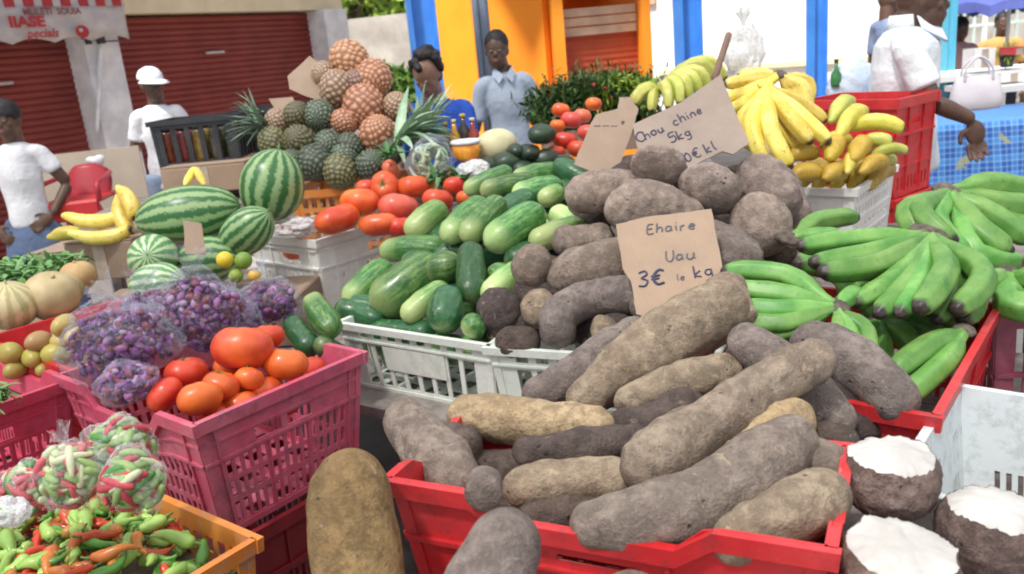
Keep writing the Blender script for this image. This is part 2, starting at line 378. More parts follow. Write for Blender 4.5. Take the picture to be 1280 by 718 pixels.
# far buildings ---------------------------------------------------
FZ = 2.5
A_ = PZ(140, 17, FZ); B_ = PZ(405, 12, FZ)
fdir = (B_ - A_); fdir[2] = 0; fdir /= np.linalg.norm(fdir)
FYAW = math.atan2(fdir[1], fdir[0]); fn_ = np.array([fdir[1], -fdir[0], 0])   # fn_ points to the camera side
def FU(px, py):
    """pixel -> (u, z) on the shuttered facade"""
    d = ray(px, py); t = ((A_ - CAM) @ fn_) / (d @ fn_); p = CAM + d * t
    return (p - A_) @ fdir, p[2]
M_SHUT = plain("shutter_red_paint", (.27, .050, .038), (.21, .038, .03), 3, .55, .2, 40, 0, .4)
M_WALLC = plain("cream_wall", (.84, .72, .48), (.74, .62, .40), 4, .85, .3, 50, 0)
M_PILL = plain("dirty_white_paint", (.84, .84, .84), (.62, .62, .63), 5, .8, .35, 50, 0)
M_WHITE = plain("white_wall_paint", (.86, .85, .82), (.82, .81, .77), 2, .9, .15, 30, 0)
M_METAL = plain("grey_metal", (.3, .3, .31), None, 30, .4, .1, 50, 0, metal=.6)
fac = thing('shop_building', 'cream shop building with two dark red roller shutters and a grimy white pillar between them', 'building', A_ * [1, 1, 0], FYAW)
uL = FU(0, 60)[0] - 4.5; uP0, uP1 = FU(103, 75)[0], FU(147, 75)[0]; uQ0 = FU(404, 50)[0]; uQ1 = FU(432, 50)[0]
b = MB(); b.box(((uL + uQ1 + .05) / 2, .3, 3.35), (uQ1 + .1 - uL, .5, 1.7)); b.build('wall', M_WALLC, fac, smooth=False)
b = MB(); b.box(((uL + uQ1) / 2, .95, 2.1), (uQ1 - uL - .02, .8, 4.1)); b.build('back_wall', M_WALLC, fac, smooth=False)
b = MB(); b.box(((uL + uQ1) / 2, .5, 4.26), (uQ1 - uL + .8, 1.9, .1)); b.build('roof', M_METAL, fac, smooth=False)
for (a, c) in ((uP0, uP1), (uQ0, uQ1)):
    b = MB(); b.box(((a + c) / 2, .16, 1.248), (c - a, .5, 2.495)); b.box(((a + c) / 2, .14, .12), (c - a + .06, .56, .24)); b.build('pillar', M_PILL, fac, smooth=False)
def shutter(u0, u1):
    """roller shutter: a sheet of convex slats between two guides, with a bottom bar and pull handle"""
    V = []; F = []; n = 34; H = 2.47
    prof = []
    for i in range(n):
        for k in range(4):
            z = (i + k / 4) / n * H; prof.append((z, .26 - .018 * math.sin(PI * (k / 4)) - (.0 if k else -.006)))
    prof.append((H, .26))
    for z, y in prof: V += [(u0, y, z), (u1, y, z)]
    F = [(2 * i, 2 * i + 1, 2 * i + 3, 2 * i + 2) for i in range(len(prof) - 1)]
    q = MB(); q.add(V, F); sh = tag(q.build('roller_shutter', M_SHUT, fac, smooth=False), kind='stuff')
    return sh
s1 = shutter(uL + .1, uP0 + .02); s2 = shutter(uP1 - .02, uQ0 + .02)
for px, py, ln in ((20, 103, .16), (283, 64, .28)):
    u, z = FU(px, py); q = MB(); q.box((u, .222, z), (ln, .03, .03)); q.build('handle', plain("pale_metal", (.55, .5, .46), None, 30, .5, 0), fac, smooth=False)
u, z = FU(112, 110); q = MB(); sweep(q, [(FU(119, 50)[0], -.12, FU(119, 50)[1]), (FU(112, 168)[0], -.14, FU(112, 168)[1])], .022, 8, 6); q.build('drain_pipe', M_PILL, fac)
q = MB(); sweep(q, [(uP0 - .05, -.12, FU(120, 48)[1]), (uP0 + .2, -.13, FU(120, 53)[1]), (uP1 + .05, -.12, FU(143, 52)[1])], .008, 6, 8); q.build('cable', M_BLK, fac)
q = MB(); q.box((FU(100, 40)[0], -.12, FU(100, 40)[1]), (.05, .05, .28)); q.box((FU(118, 50)[0], -.12, FU(118, 50)[1]), (.07, .06, .1)); q.build('bracket', M_BLK, fac, smooth=False)

# printed fabric awning sign ----------------------------------------
u0 = FU(0, 60)[0] - 1.3; u1 = FU(136, 40)[0]; ztop = FU(100, 10)[1]; zbot = FU(60, 54)[1]
def txt(s, size, mat, parent, M, name='lettering', shear=0, bold=0, ext=.0006, align_='LEFT', sx=1):
    cu = bpy.data.curves.new(name, 'FONT'); cu.body = s; cu.size = size; cu.extrude = ext; cu.shear = shear; cu.offset = bold; cu.align_x = align_
    cu.resolution_u = 3
    o = bpy.data.objects.new(name, cu); C.objects.link(o); dg = bpy.context.evaluated_depsgraph_get()
    me = bpy.data.meshes.new_from_object(o.evaluated_get(dg)); bpy.data.objects.remove(o)
    me.transform(Matrix.Diagonal((sx, 1, 1, 1))); me.transform(M); me.materials.clear(); me.materials.append(mat)
    return link(name, me, parent)
M_AWN = plain("awning_fabric", (.62, .57, .54), (.46, .43, .41), 6, .85, .4, 30, 0)
M_AWR = plain("awning_red_print", (.50, .04, .05), (.38, .04, .04), 9, .85, .2, 30, 0)
M_AWD = plain("awning_faded_print", (.30, .10, .10), (.2, .08, .08), 25, .85, .2, 30, 0)
aw = thing('fabric_awning', 'grimy printed fabric awning with red lettering and a scalloped edge over the left shutter', 'awning', A_ * [1, 1, 0] + fn_ * .35, FYAW)
V = []; F = []; n = 60
for j in range(5):
    for i in range(n + 1):
        x = u0 + (u1 - u0) * i / n
        zb = zbot + .05 * abs(math.sin((x - u1) * PI / .42)) - .02
        z = zb + (ztop - zb) * j / 4; V.append((x, .012 * math.sin(x * 9 + j) - .01 * j, z))
F = [(j * (n + 1) + i, j * (n + 1) + i + 1, (j + 1) * (n + 1) + i + 1, (j + 1) * (n + 1) + i) for j in range(4) for i in range(n)]
q = MB(); q.add(V, F); fo = q.build('fabric', M_AWN, aw); sm = fo.modifiers.new('t', 'SOLIDIFY'); sm.thickness = .006
for i in range(16):
    x = u1 - .04 - i * .19
    q = MB(); q.box((x - .05, -.05, ztop + .10), (.1, .012, .24)); q.build('red_stripe', M_AWR, aw, smooth=False)
q = MB(); q.box(((u0 + u1) / 2, -.038, ztop + .1), (u1 - u0, .01, .24)); q.build('valance', M_AWN, aw, smooth=False)
up90 = Matrix.Rotation(PI / 2, 4, 'X')
def awt(s, px, py, size, mat, **k): 
    u, z = FU(px, py); txt(s, size, mat, aw, Matrix.Translation((u, -.06, z)) @ up90, **k)
awt("MULETI  SOUIA", 3, 24, .088, M_AWD, bold=.003); awt("IIASE", -14, 39, .14, M_AWR, bold=.007, sx=1.2); awt("pecials", 8, 52, .12, M_AWR, shear=.3, bold=.003)
u, z = FU(77, 44)
q = MB(); ball(q, (u, -.05, z), (.075, .012, .065), 16, 8); em_ = q.build('apple_emblem', M_AWR, aw)
q = MB(); ball(q, (u - .02, -.064, z + .015), (.022, .004, .02), 10, 6); q.build('apple_highlight', M_AWN, em_)

# green trees and grey wall seen between pillar and kiosk --------------------
M_LEAF = plain("leaf_green", (.13, .24, .025), (.05, .12, .02), 8, .6, .1, 30, .2)
M_LEAFB = plain("leaf_bright", (.30, .42, .04), (.16, .28, .03), 8, .6, .1, 30, .2)
M_LEAFD = plain("leaf_dark", (.035, .095, .025), (.02, .05, .015), 12, .6, .1, 30, .2)
M_BARK = plain("bark", (.12, .09, .06), None, 12, .9, .6, 30)
def leafcloud(mb, c, r, n, size, rs, flat=.5):
    for _ in range(n):
        d = rs.normal(size=3); d /= np.linalg.norm(d); p = np.array(c) + d * np.array(r) * rs.uniform(.25, 1) ** .5
        a = rs.normal(size=3); a /= np.linalg.norm(a); e = np.cross(a, rs.normal(size=3)); e /= np.linalg.norm(e); s = size * rs.uniform(.6, 1.4)
        mb.add([p - a * s, p + e * s * .35, p + a * s, p - e * s * .35], [(0, 1, 2, 3)])
def tree(px, t, h, r, label, mat, seed, n=1500, size=.12):
    p = PD(px, 60, t) * [1, 1, 0]; th = thing('tree', label, 'tree', p); rs = np.random.RandomState(seed)
    q = MB(); sweep(q, [(0, 0, 0), (.1, 0, h * .5), (0, .1, h * .8)], [.22, .16, .1], 10, 8, ends=(0, 0))
    for k in range(6):
        a = k * 1.05; sweep(q, [(0, 0, h * .45), (math.cos(a) * r * .4, math.sin(a) * r * .4, h * .7), (math.cos(a) * r * .8, math.sin(a) * r * .8, h * .85)], [.09, .05, .02], 6, 5)
    q.build('trunk', M_BARK, th)
    q = MB()
    for k in range(16):
        c = rs.uniform(-1, 1, 3) * [r * .7, r * .7, h * .25] + [0, 0, h * .75]; leafcloud(q, c, (r * .45, r * .45, r * .4), n // 16, size, rs)
    q.build('crown', mat, th, smooth=False)
tree(445, 24, 5.2, 2.6, 'bright green tree behind the grey wall beside the white corner pillar', M_LEAFB, 1, 3000, .2)
tree(490, 27, 5.6, 2.6, 'green tree behind the grey wall beside the blue post', M_LEAF, 2, 3000, .2)
M_GREYW = plain("weathered_grey_wall", (.56, .51, .45), (.33, .30, .26), 1.6, .9, .4, 20, 0)
def wallbox(name, label, cat, p0, p1, h, th, mat, z0=0):
    p0 = np.array(p0)[:2]; p1 = np.array(p1)[:2]; d = p1 - p0; L = np.linalg.norm(d); c = (p0 + p1) / 2
    q = MB(); q.box((0, 0, h / 2), (L, th, h)); o = q.build(name, mat, None, smooth=False); o.location = (c[0], c[1], z0); o.rotation_euler = (0, 0, math.atan2(d[1], d[0]))
    return tag(o, label, cat)
wallbox('garden_wall', 'weathered grey garden wall between the shop and the blue post', 'wall', PD(395, 60, 18), PD(640, 60, 17), 2.62, .3, M_GREYW)
rs = np.random.RandomState(5); q = MB()
for k in range(9): leafcloud(q, PD(418 + 14 * k, 62, 15) * [1, 1, 0] + [0, 0, 1.0 + .4 * rs.rand()], (.5, .5, .4), 90, .16, rs)
solo(q, 'hedge', M_LEAF, 'loose green shrubs growing at the foot of the grey wall', 'hedge', smooth=False)

# orange kiosk -------------------------------------------------------
M_ORW = plain("orange_wall_paint", (.90, .29, .012), (.84, .24, .01), 2, .7, .15, 40, 0)
M_YEW = plain("yellow_wall_paint", (.90, .38, .02), (.86, .33, .016), 2, .7, .15, 40, 0)
M_KSH = plain("kiosk_shutter_red", (.50, .085, .022), (.42, .06, .018), 3, .6, .2, 40, 0)
M_BEIGE = plain("beige_slats", (.66, .44, .28), None, 5, .7, .1, 40, 0)
kt = 9.0
kc = PD(692, 60, kt) * [1, 1, 0]                           # near corner of the kiosk
kr = PD(812, 60, kt * 1.02) * [1, 1, 0]; kl = PD(556, 60, kt * 1.12) * [1, 1, 0]
kd = kr - kc; KL = np.linalg.norm(kd); KY = math.atan2(kd[1], kd[0])
ki = thing('market_kiosk', 'bright orange market kiosk with red shutter behind the man in the pale blue shirt', 'kiosk', kc, KY)
loc = lambda p: yaw(-KY) @ (p - kc)
l2 = loc(kl)
H_ = 3.6
def quadbox(q, a, c, z0, z1, t):
    a = np.array(a, float); c = np.array(c, float); d = c - a; L = np.linalg.norm(d); an = math.atan2(d[1], d[0])
    q.box(((a[0] + c[0]) / 2, (a[1] + c[1]) / 2, (z0 + z1) / 2), (L, t, z1 - z0), an)
lm = l2[:2] * .66
q = MB(); quadbox(q, (-.02, .1), lm, 0, H_, .16); q.build('orange_wall', M_ORW, ki, smooth=False)
q = MB(); quadbox(q, lm, l2[:2], 0, H_, .15); q.build('yellow_wall', M_YEW, ki, smooth=False)
q = MB(); q.box((.06, .02, H_ / 2), (.12, .14, H_)); q.box((KL - .04, .02, H_ / 2), (.1, .14, H_)); q.box((KL / 2, .02, 3.0), (KL - .22, .14, 1.3)); q.box((KL / 2, .02, .4), (KL - .22, .14, .8)); q.build('front_frame', plain('light_orange_paint', (.92, .31, .015), (.87, .27, .012), 2, .7, .15, 40, 0), ki, smooth=False)
zt = float(PD(750, 8, 9.0)[2])
V = [];
for i in range(31): V += [(.1, .2 + (.012 if i % 2 else 0), .8 + (zt - .8 - .28) * i / 30), (KL - .06, .2 + (.012 if i % 2 else 0), .8 + (zt - .8 - .28) * i / 30)]
q = MB(); q.add(V, [(2 * i, 2 * i + 1, 2 * i + 3, 2 * i + 2) for i in range(30)]); tag(q.build('roller_shutter', M_KSH, ki, smooth=False), kind='stuff')
q = MB()
for k in range(3): q.box((KL / 2, .16, zt - .24 + k * .1), (KL - .18, .05, .085))
q.build('shutter_box', M_BEIGE, ki, smooth=False)
q = MB(); q.box((KL / 2, .9, H_ + .06), (KL + 2.0, 3, .1)); q.build('roof', M_METAL, ki, smooth=False)
q = MB(); q.box((KL / 2 + .4, 1.7, H_ / 2), (KL, .12, H_)); q.box((KL - .02, .93, H_ / 2), (.1, 1.66, H_)); q.build('back_wall', M_ORW, ki, smooth=False)

# blue steel posts (H-section) -------------------------------------------------
M_BLUE = plain("blue_post_paint", (.06, .26, .72), (.045, .20, .60), 4, .45, .1, 40, .06)
M_TEAL = plain("teal_post_paint", (.12, .46, .62), (.1, .38, .52), 4, .5, .1, 40, .06)
def hpost(px, py, t, wpx, label, mat=M_BLUE, rz=.25, h=3.35):
    p = PD(px, py, t) * [1, 1, 0]; W = PX(wpx, t); th = thing('steel_post', label, 'post', p, rz, 'steel posts of the market hall')
    q = MB(); q.box((0, 0, h / 2), (W * .9, W * .12, h)); q.build('web', mat, th, smooth=False)
    for s in (-1, 1):
        q = MB(); q.box((s * W * .48, 0, h / 2), (W * .1, W * .85, h)); q.build('flange', mat, th, smooth=False)
    q = MB(); q.box((0, 0, .01), (W * 1.6, W * 1.6, .02)); q.build('base_plate', mat, th, smooth=False)
hpost(529, 40, 7.2, 31, 'broad bright blue steel post behind the crouching woman')
hpost(860, 40, 8.5, 27, 'blue steel post rising behind the greenish bananas right of the orange kiosk')
hpost(1021, 50, 7.5, 19, 'blue steel post between the yellow bananas and the big man in white')
hpost(1186, 40, 7.0, 13, 'teal steel post just right of the big man in white', M_TEAL)
pp = PD(607, 40, 7.8) * [1, 1, 0]
q = MB(); sweep(q, [(pp[0], pp[1], 0), (pp[0], pp[1], 1.7), (pp[0], pp[1], 3.5)], .045, 12, 8, ends=(0, 0)); q.box((pp[0] - .075, pp[1], 1.75), (.06, .05, 3.5), 0)
solo(q, 'drain_pipe', plain("pipe_grey_blue", (.16, .20, .26), (.12, .15, .2), 6, .5, .1), 'grey blue pipe running down the yellow wall behind the man in the pale shirt', 'pipe')
# unseen market roof, added as translucent white cloth to soften the sun over the stalls
mt_, n_, l_, p_ = nt("sun_softening_cloth"); tr_ = n_.new("ShaderNodeBsdfTranslucent"); tr_.inputs[0].default_value = (.86, .85, .82, 1)
df_ = n_.new("ShaderNodeBsdfDiffuse"); df_.inputs[0].default_value = (.8, .8, .78, 1); mx_ = n_.new("ShaderNodeMixShader"); mx_.inputs[0].default_value = .65
l_.new(df_.outputs[0], mx_.inputs[1]); l_.new(tr_.outputs[0], mx_.inputs[2]); tp_ = n_.new("ShaderNodeBsdfTransparent"); mz_ = n_.new("ShaderNodeMixShader"); mz_.inputs[0].default_value = .30     # clear share lets some direct sun through the added cloth
l_.new(mx_.outputs[0], mz_.inputs[1]); l_.new(tp_.outputs[0], mz_.inputs[2]); l_.new(mz_.outputs[0], n_["Material Output"].inputs[0])
V = []; NXr, NYr = 26, 22
for j in range(NYr + 1):
    for i in range(NXr + 1):
        x = -5 + 12.0 * i / NXr; y = -2.6 + 8.6 * j / NYr; V.append((x, y, 3.45 - .12 * math.sin(PI * i / NXr * 4) ** 2 - .05 * math.sin(PI * j / NYr * 3) ** 2))
q = MB(); q.add(V, [(j * (NXr + 1) + i, j * (NXr + 1) + i + 1, (j + 1) * (NXr + 1) + i + 1, (j + 1) * (NXr + 1) + i) for j in range(NYr) for i in range(NXr)])
tag(q.build('sun_softening_awning', mt_), 'unseen white shade cloth added to soften the sun over the produce stall', 'awning')
# blinding white building on the right ---------------------------------------
wb = thing('white_building', 'blinding white building wall behind the blue posts on the right', 'building', PD(1000, 60, 13) * [1, 1, 0], 0)
p0 = PD(795, 60, 15.5) * [1, 1, 0] - np.array(wb.location); p1 = PD(1194, 60, 12.5) * [1, 1, 0] - np.array(wb.location)
q = MB(); quadbox(q, p0[:2], p1[:2], 0, 5.5, .3); q.build('wall', M_WHITE, wb, smooth=False)
d = (p1 - p0)[:2] / np.linalg.norm((p1 - p0)[:2]); nn = np.array([d[1], -d[0]])
for (f0, f1, z0, z1, mt) in ((.02, .10, 2.25, 2.55, M_BEIGE), (.1, .98, 1.02, 1.1, M_WALLC)):
    a = p0[:2] + (p1 - p0)[:2] * f0 + nn * .19; c = p0[:2] + (p1 - p0)[:2] * f1 + nn * .19
    q = MB(); quadbox(q, a, c, z0, z1, .06); q.build('ledge', mt, wb, smooth=False)
q = MB(); a = p0[:2] + (p1 - p0)[:2] * .5 + nn * 1.0; q.box((a[0] - nn[0] * 1.0, a[1] - nn[1] * 1.0, 5.56), (7.5, .5, .1), math.atan2(d[1], d[0])); q.build('roof', M_METAL, wb, smooth=False)

# white railing fence, trees and blue parasol at far right ----------------------
M_RAIL = plain("railing_pale_green", (.62, .74, .68), None, 5, .5, .1)
fe = thing('railing_fence', 'pale green metal railing fence behind the white handbag', 'fence', PD(1190, 60, 12) * [1, 1, 0], 0)
p0 = np.zeros(3); p1 = PD(1420, 50, 12.0) * [1, 1, 0] - np.array(fe.location)
d = (p1 - p0)[:2]; L = np.linalg.norm(d); d /= L; an = math.atan2(d[1], d[0])
zf = PD(1240, 8, 12)[2]
for z in (zf, zf - .24, .2):
    q = MB(); q.box((d[0] * L / 2, d[1] * L / 2, z), (L, .04, .04), an); q.build('rail', M_RAIL, fe, smooth=False)
i = 0
while i * .15 < L:
    q = MB(); x = d * i * .15; big = i % 7 == 3; q.box((x[0], x[1], zf / 2), (.03 + .03 * big, .03, zf + .02), an); q.build('post' if big else 'bar', M_WHITE if big else M_RAIL, fe, smooth=False); i += 1
tree(1255, 22, 4.2, 2.6, 'shady green tree beyond the railing fence', M_LEAF, 4, 2400, .18)
tree(1330, 20, 4.4, 2.4, 'large dark green tree beyond the railing at the picture edge', M_LEAFD, 6, 2000, .18)
wallbox('garden_wall', 'pale low wall behind the railing fence', 'wall', PD(1185, 60, 15), PD(1500, 60, 15), 1.5, .2, M_GREYW)
# parasol
pr = PD(1262, 5, 8.0); th = thing('parasol', 'blue cloth parasol over the far right stall', 'parasol', pr * [1, 1, 0])
zr = pr[2]; V = [(0, 0, zr + .62)]; NP = 8; Rr = .62
for k in range(NP * 4):
    a = 2 * PI * k / (NP * 4); sag = .05 * abs(math.sin(a * NP / 2)); V.append((math.cos(a) * (Rr - sag * .8), math.sin(a) * (Rr - sag * .8), zr - .0 + sag))
for k in range(NP * 4): V.append((V[1 + k][0] * 1.01, V[1 + k][1] * 1.01, V[1 + k][2] - .1 + .02 * (k % 2)))
N4 = NP * 4
F = [(0, 1 + k, 1 + (k + 1) % N4) for k in range(N4)] + [(1 + k, 1 + N4 + k, 1 + N4 + (k + 1) % N4, 1 + (k + 1) % N4) for k in range(N4)]
q = MB(); q.add(V, F); o = q.build('canopy', plain("parasol_blue", (.09, .12, .38), (.07, .09, .3), 5, .8, .1), th, smooth=False); o.modifiers.new('t', 'SOLIDIFY').thickness = .004
q = MB(); sweep(q, [(0, 0, 0), (0, 0, zr + .3), (0, 0, zr + .66)], .018, 8, 5, ends=(0, 0)); q.build('pole', M_WHITE, th)

# ================================================================ TABLES
YAW = R(-36)
E1 = yaw(YAW) @ np.array([1, 0, 0]); E2 = yaw(YAW) @ np.array([0, 1, 0])
def table(label, o, a0, a1, b0, b1, z, n, mat=M_WOOD):
    """plank table in the stall's own directions; planks run along E1"""
    c = o + E1 * (a0 + a1) / 2 + E2 * (b0 + b1) / 2; th = thing('trestle_table', label, 'table', (c[0], c[1], 0), YAW)
    L = a1 - a0; W = b1 - b0; pw = W / n; rs = random.Random(int(z * 100) + n)
    q = MB(); q.box((0, 0, 0), (L, pw - .008, .028)); base = q.mesh('plank', smooth=False); base.materials.append(mat)
    for k in range(n):
        o_ = link('plank', base, th, (rs.uniform(-.01, .01), -W / 2 + pw * (k + .5), z - .014 - rs.uniform(0, .003)))
    for sx in (-1, 1):
        for sy in (-1, 1):
            q = MB(); q.box((sx * (L / 2 - .12), sy * (W / 2 - .1), (z - .1) / 2), (.07, .07, z - .1)); q.build('leg', mat, th, smooth=False)
    for sx in (-1, 1):
        q = MB(); q.box((sx * (L / 2 - .12), 0, z - .064), (.06, W - .1, .066)); q.build('crossbeam', mat, th, smooth=False)
    q = MB(); q.box((0, W / 2 - .03, z - .07), (L - .4, .03, .07)); q.build('apron', mat, th, smooth=False)
    return th
P0 = PZ(455, 508, .8)
table('weathered grey plank table under the cucumber crate', P0, -1.9, 1.9, 0, 1.0, .8, 7)
table('second plank table farther back under the pineapples and melons', P0, -2.6, 2.4, 1.04, 2.7, .88, 9)
table('low plank table under the two crates at the left edge', P0, -2.1, -.62, -.62, -.03, .70, 5)

# ================================================================ CRATES
def panel(mp, holes, t, ribs=(), nu=10, nv=6, cols=None):
    """wall panel with real openings; mp(u, v, w)->point, w metres outward; holes and ribs in 0..1"""
    us = sorted(set([0, 1] + [round(i / nu, 4) for i in range(nu + 1)] + [x for h in holes for x in h[:2]]))
    vs = sorted(set([0, 1] + [round(i / nv, 4) for i in range(nv + 1)] + [x for h in holes for x in h[2:4]]))
    def thin(a):
        r = [a[0]]
        for x in a[1:]:
            if x - r[-1] > 1e-4: r.append(x)
        return r
    us, vs = thin(us), thin(vs)
    sol = {}
    for i in range(len(us) - 1):
        for j in range(len(vs) - 1):
            cu = (us[i] + us[i + 1]) / 2; cv = (vs[j] + vs[j + 1]) / 2
            sol[i, j] = not any(h[0] < cu < h[1] and h[2] < cv < h[3] for h in holes)
    q = MB(); idx = {}
    def vid(i, j, k):
        if (i, j, k) not in idx:
            idx[i, j, k] = len(q.v); q.v.append(tuple(mp(us[i], vs[j], t if k else 0))); q.sw.append((0, 0, 0))
        return idx[i, j, k]
    def face(*a): q.f.append(tuple(a)); q.mi.append(0)
    for (i, j), s in sol.items():
        if not s: continue
        face(vid(i, j, 1), vid(i + 1, j, 1), vid(i + 1, j + 1, 1), vid(i, j + 1, 1))
        face(vid(i, j, 0), vid(i, j + 1, 0), vid(i + 1, j + 1, 0), vid(i + 1, j, 0))
        if not sol.get((i - 1, j)): face(vid(i, j, 0), vid(i, j, 1), vid(i, j + 1, 1), vid(i, j + 1, 0))
        if not sol.get((i + 1, j)): face(vid(i + 1, j, 0), vid(i + 1, j + 1, 0), vid(i + 1, j + 1, 1), vid(i + 1, j, 1))
        if not sol.get((i, j - 1)): face(vid(i, j, 0), vid(i + 1, j, 0), vid(i + 1, j, 1), vid(i, j, 1))
        if not sol.get((i, j + 1)): face(vid(i, j + 1, 0), vid(i, j + 1, 1), vid(i + 1, j + 1, 1), vid(i + 1, j + 1, 0))
    for (a, b_, c, d_, w1) in ribs:
        m_ = max(1, int(round((b_ - a) * 12))); n0 = len(q.v)
        for k in range(m_ + 1):
            uu = a + (b_ - a) * k / m_
            for (v_, w_) in ((c, t * .5), (c, w1), (d_, w1), (d_, t * .5)): q.v.append(tuple(mp(uu, v_, w_))); q.sw.append((0, 0, 0))
        for k in range(m_):
            for e in range(4):
                e2 = (e + 1) % 4; q.f.append((n0 + 4 * k + e, n0 + 4 * k + e2, n0 + 4 * k + 4 + e2, n0 + 4 * k + 4 + e)); q.mi.append(0)
        q.f.append((n0, n0 + 3, n0 + 2, n0 + 1)); q.f.append((n0 + 4 * m_, n0 + 4 * m_ + 1, n0 + 4 * m_ + 2, n0 + 4 * m_ + 3)); q.mi += [0, 0]
    return q
def slots(u0, u1, v0, v1, n, fill=.6, shift=0):
    w_ = (u1 - u0) / n; return [(round(u0 + (k + .5 - fill / 2) * w_, 4), round(u0 + (k + .5 + fill / 2) * w_, 4), v0, v1) for k in range(n)]
def style(kind, long):
    n = 2 if long else 1
    H = []; Rb = [(0, 1, .9, .999, .016), (0, .035, 0, .9, .007), (.965, 1, 0, .9, .007), (0, 1, 0, .05, .007)]
    if kind == 'pink':
        H = [(.3, .46, .66, .76), (.5, .66, .66, .76)]
        for (a, b_) in ((.1, .36), (.37, .63), (.64, .9)):
            for (v0, v1) in ((.07, .24), (.29, .42), (.46, .60)): H += slots(a, b_, v0, v1, 5 if not long else 6, .58)
        Rb += [(0, 1, .62, .645, .010), (0, 1, .78, .80, .008), (.365, .375, .05, .62, .007), (.625, .635, .05, .62, .007), (.08, .09, .05, .9, .01), (.91, .92, .05, .9, .01)]
    elif kind == 'red':
        for (a, b_) in ((.08, .34), (.37, .63), (.66, .92)): H += slots(a, b_, .08, .28, 5, .5) + slots(a, b_, .33, .55, 5, .5)
        Rb += [(0, 1, .58, .62, .012), (.35, .36, .05, .9, .010), (.64, .65, .05, .9, .010)]
    elif kind == 'solidred':
        H = [(.42, .62, .72, .78)] + slots(.08, .92, .07, .2, 9, .45)
        Rb += [(0, 1, .62, .65, .012), (0, 1, .3, .32, .008), (.3, .31, .05, .9, .012), (.68, .69, .05, .9, .012)]
    elif kind == 'plate':
        H = slots(.10, .90, .80, .92, 8, .6)
        H += [h for h in slots(.10, .90, .09, .70, 8, .72) if h[0] < .28 or h[0] > .68] + [h for h in slots(.10, .90, .09, .34, 8, .72) if .28 < h[0] < .68]
        Rb += [(0, 1, .74, .77, .010), (.28, .70, .36, .72, .008)]
    elif kind == 'handle':
        H = [(.42, .72, .66, .78)] + slots(.36, .86, .12, .56, 6, .28) + [(.17, .2, .42, .5)]
        Rb += [(0, 1, .60, .63, .012), (0, 1, .84, .86, .012), (.30, .32, .0, .9, .01), (.88, .90, 0, .9, .01), (.12, .14, 0, .9, .01)]
    elif kind == 'holes':
        for k in range(5): H += slots(.06, .94, .08 + k * .17, .19 + k * .17, 14 if long else 9, .62)
    elif kind == 'vbars':
        H = slots(.06, .94, .08, .45, 13, .5) + slots(.06, .94, .5, .86, 13, .5)
        Rb += [(0, 1, .46, .49, .01)]
    elif kind == 'banana':
        H = [(.12, .22, .66, .78), (.55, .65, .66, .78), (.12, .22, .40, .52), (.55, .65, .40, .52)] if not long else slots(.06, .94, .78, .88, 12, .45) + slots(.06, .94, .60, .72, 12, .45) + slots(.06, .94, .40, .46, 8, .6) + slots(.06, .94, .2, .26, 8, .6)
        Rb += [(0, 1, .54, .57, .008), (0, 1, .30, .32, .008)]
    elif kind == 'plain':
        H = slots(.09, .19, .16, .50, 3, .5) + slots(.09, .19, .56, .78, 3, .5) + slots(.40, .60, .16, .5, 4, .5) + slots(.40, .60, .56, .78, 4, .5) + slots(.81, .91, .16, .50, 3, .5)
        Rb += [(0, 1, .64, .66, .008)]
    elif kind == 'jars':
        H = slots(.08, .92, .12, .82, 5, .62)
        Rb += [(0, 1, .84, .88, .008)]
    return H, Rb
def crate(label, corner, px, py, ztop, yw, L, W, h, mat, st='red', taper=.03, dip=(0, 0), group=None, t=.004, tilt=None, dx=0, dy=0):
    """corner (sx, sy) of the rim stands at the surveyed pixel; dip = handle cut-outs of long and short walls"""
    c = PZ(px, py, ztop) + yaw(yw) @ np.array([-corner[0] * L / 2 + dx, -corner[1] * W / 2 + dy, 0])
    th = thing('plastic_crate', label, 'crate', (c[0], c[1], ztop - h), yw, group)
    for k, (ax, ln, wd, dp) in enumerate(((0, L, W, dip[0]), (PI / 2, W, L, dip[1]), (PI, L, W, dip[0]), (-PI / 2, W, L, dip[1]))):
        Ry = yaw(ax)
        def mp(u, v, w_, ln=ln, wd=wd, dp=dp, Ry=Ry):
            hw = ln / 2 - taper * (1 - v); off = wd / 2 - taper * (1 - v)
            z = v * h
            if dp:
                s = np.clip(1 - (abs(u - .5) - .2) / .08, 0, 1); s = s * s * (3 - 2 * s); z -= dp * s * np.clip((v - .55) / .35, 0, 1)
            return Ry @ np.array([(u - .5) * 2 * hw, -(off + w_ - t), z])
        H, Rb = style(st, ln > .5 or ln > wd)
        if k % 2 == 0: Rb[0] = (-.016 / ln, 1 + .016 / ln, .9, .999, .016)     # the long rims run through the corners
        panel(mp, H, t, Rb).build('side_wall', mat, th, smooth=False)
    q = MB(); a, b_ = L / 2 - taper, W / 2 - taper
    nx, ny = 7, 5
    hol = [(round((i + .2) / nx, 4), round((i + .8) / nx, 4), round((j + .2) / ny, 4), round((j + .8) / ny, 4)) for i in range(nx) for j in range(ny)]
    panel(lambda u, v, w_: (((u - .5) * 2 * a), ((v - .5) * 2 * b_), .004 + w_), hol, .004, nu=1, nv=1).build('crate_floor', mat, th, smooth=False)
    return th
def stack_under(ct, label, mat, st, n, h=.27, L=.6, W=.4, yw=0, ox=0, oy=0):
    """one empty crate standing under another, set by that crate's own place"""
    z = ct.location[2] - .003
    for k in range(n):
        t2 = crate(label[k] if isinstance(label, (list, tuple)) else label, (0, 0), 640, 400, z - k * h, ct.rotation_euler[2] + yw, L, W, h - .003, mat if not isinstance(mat, list) else mat[k], st)
        t2.location = (ct.location[0] + ox, ct.location[1] + oy, z - (k + 1) * h + .003)
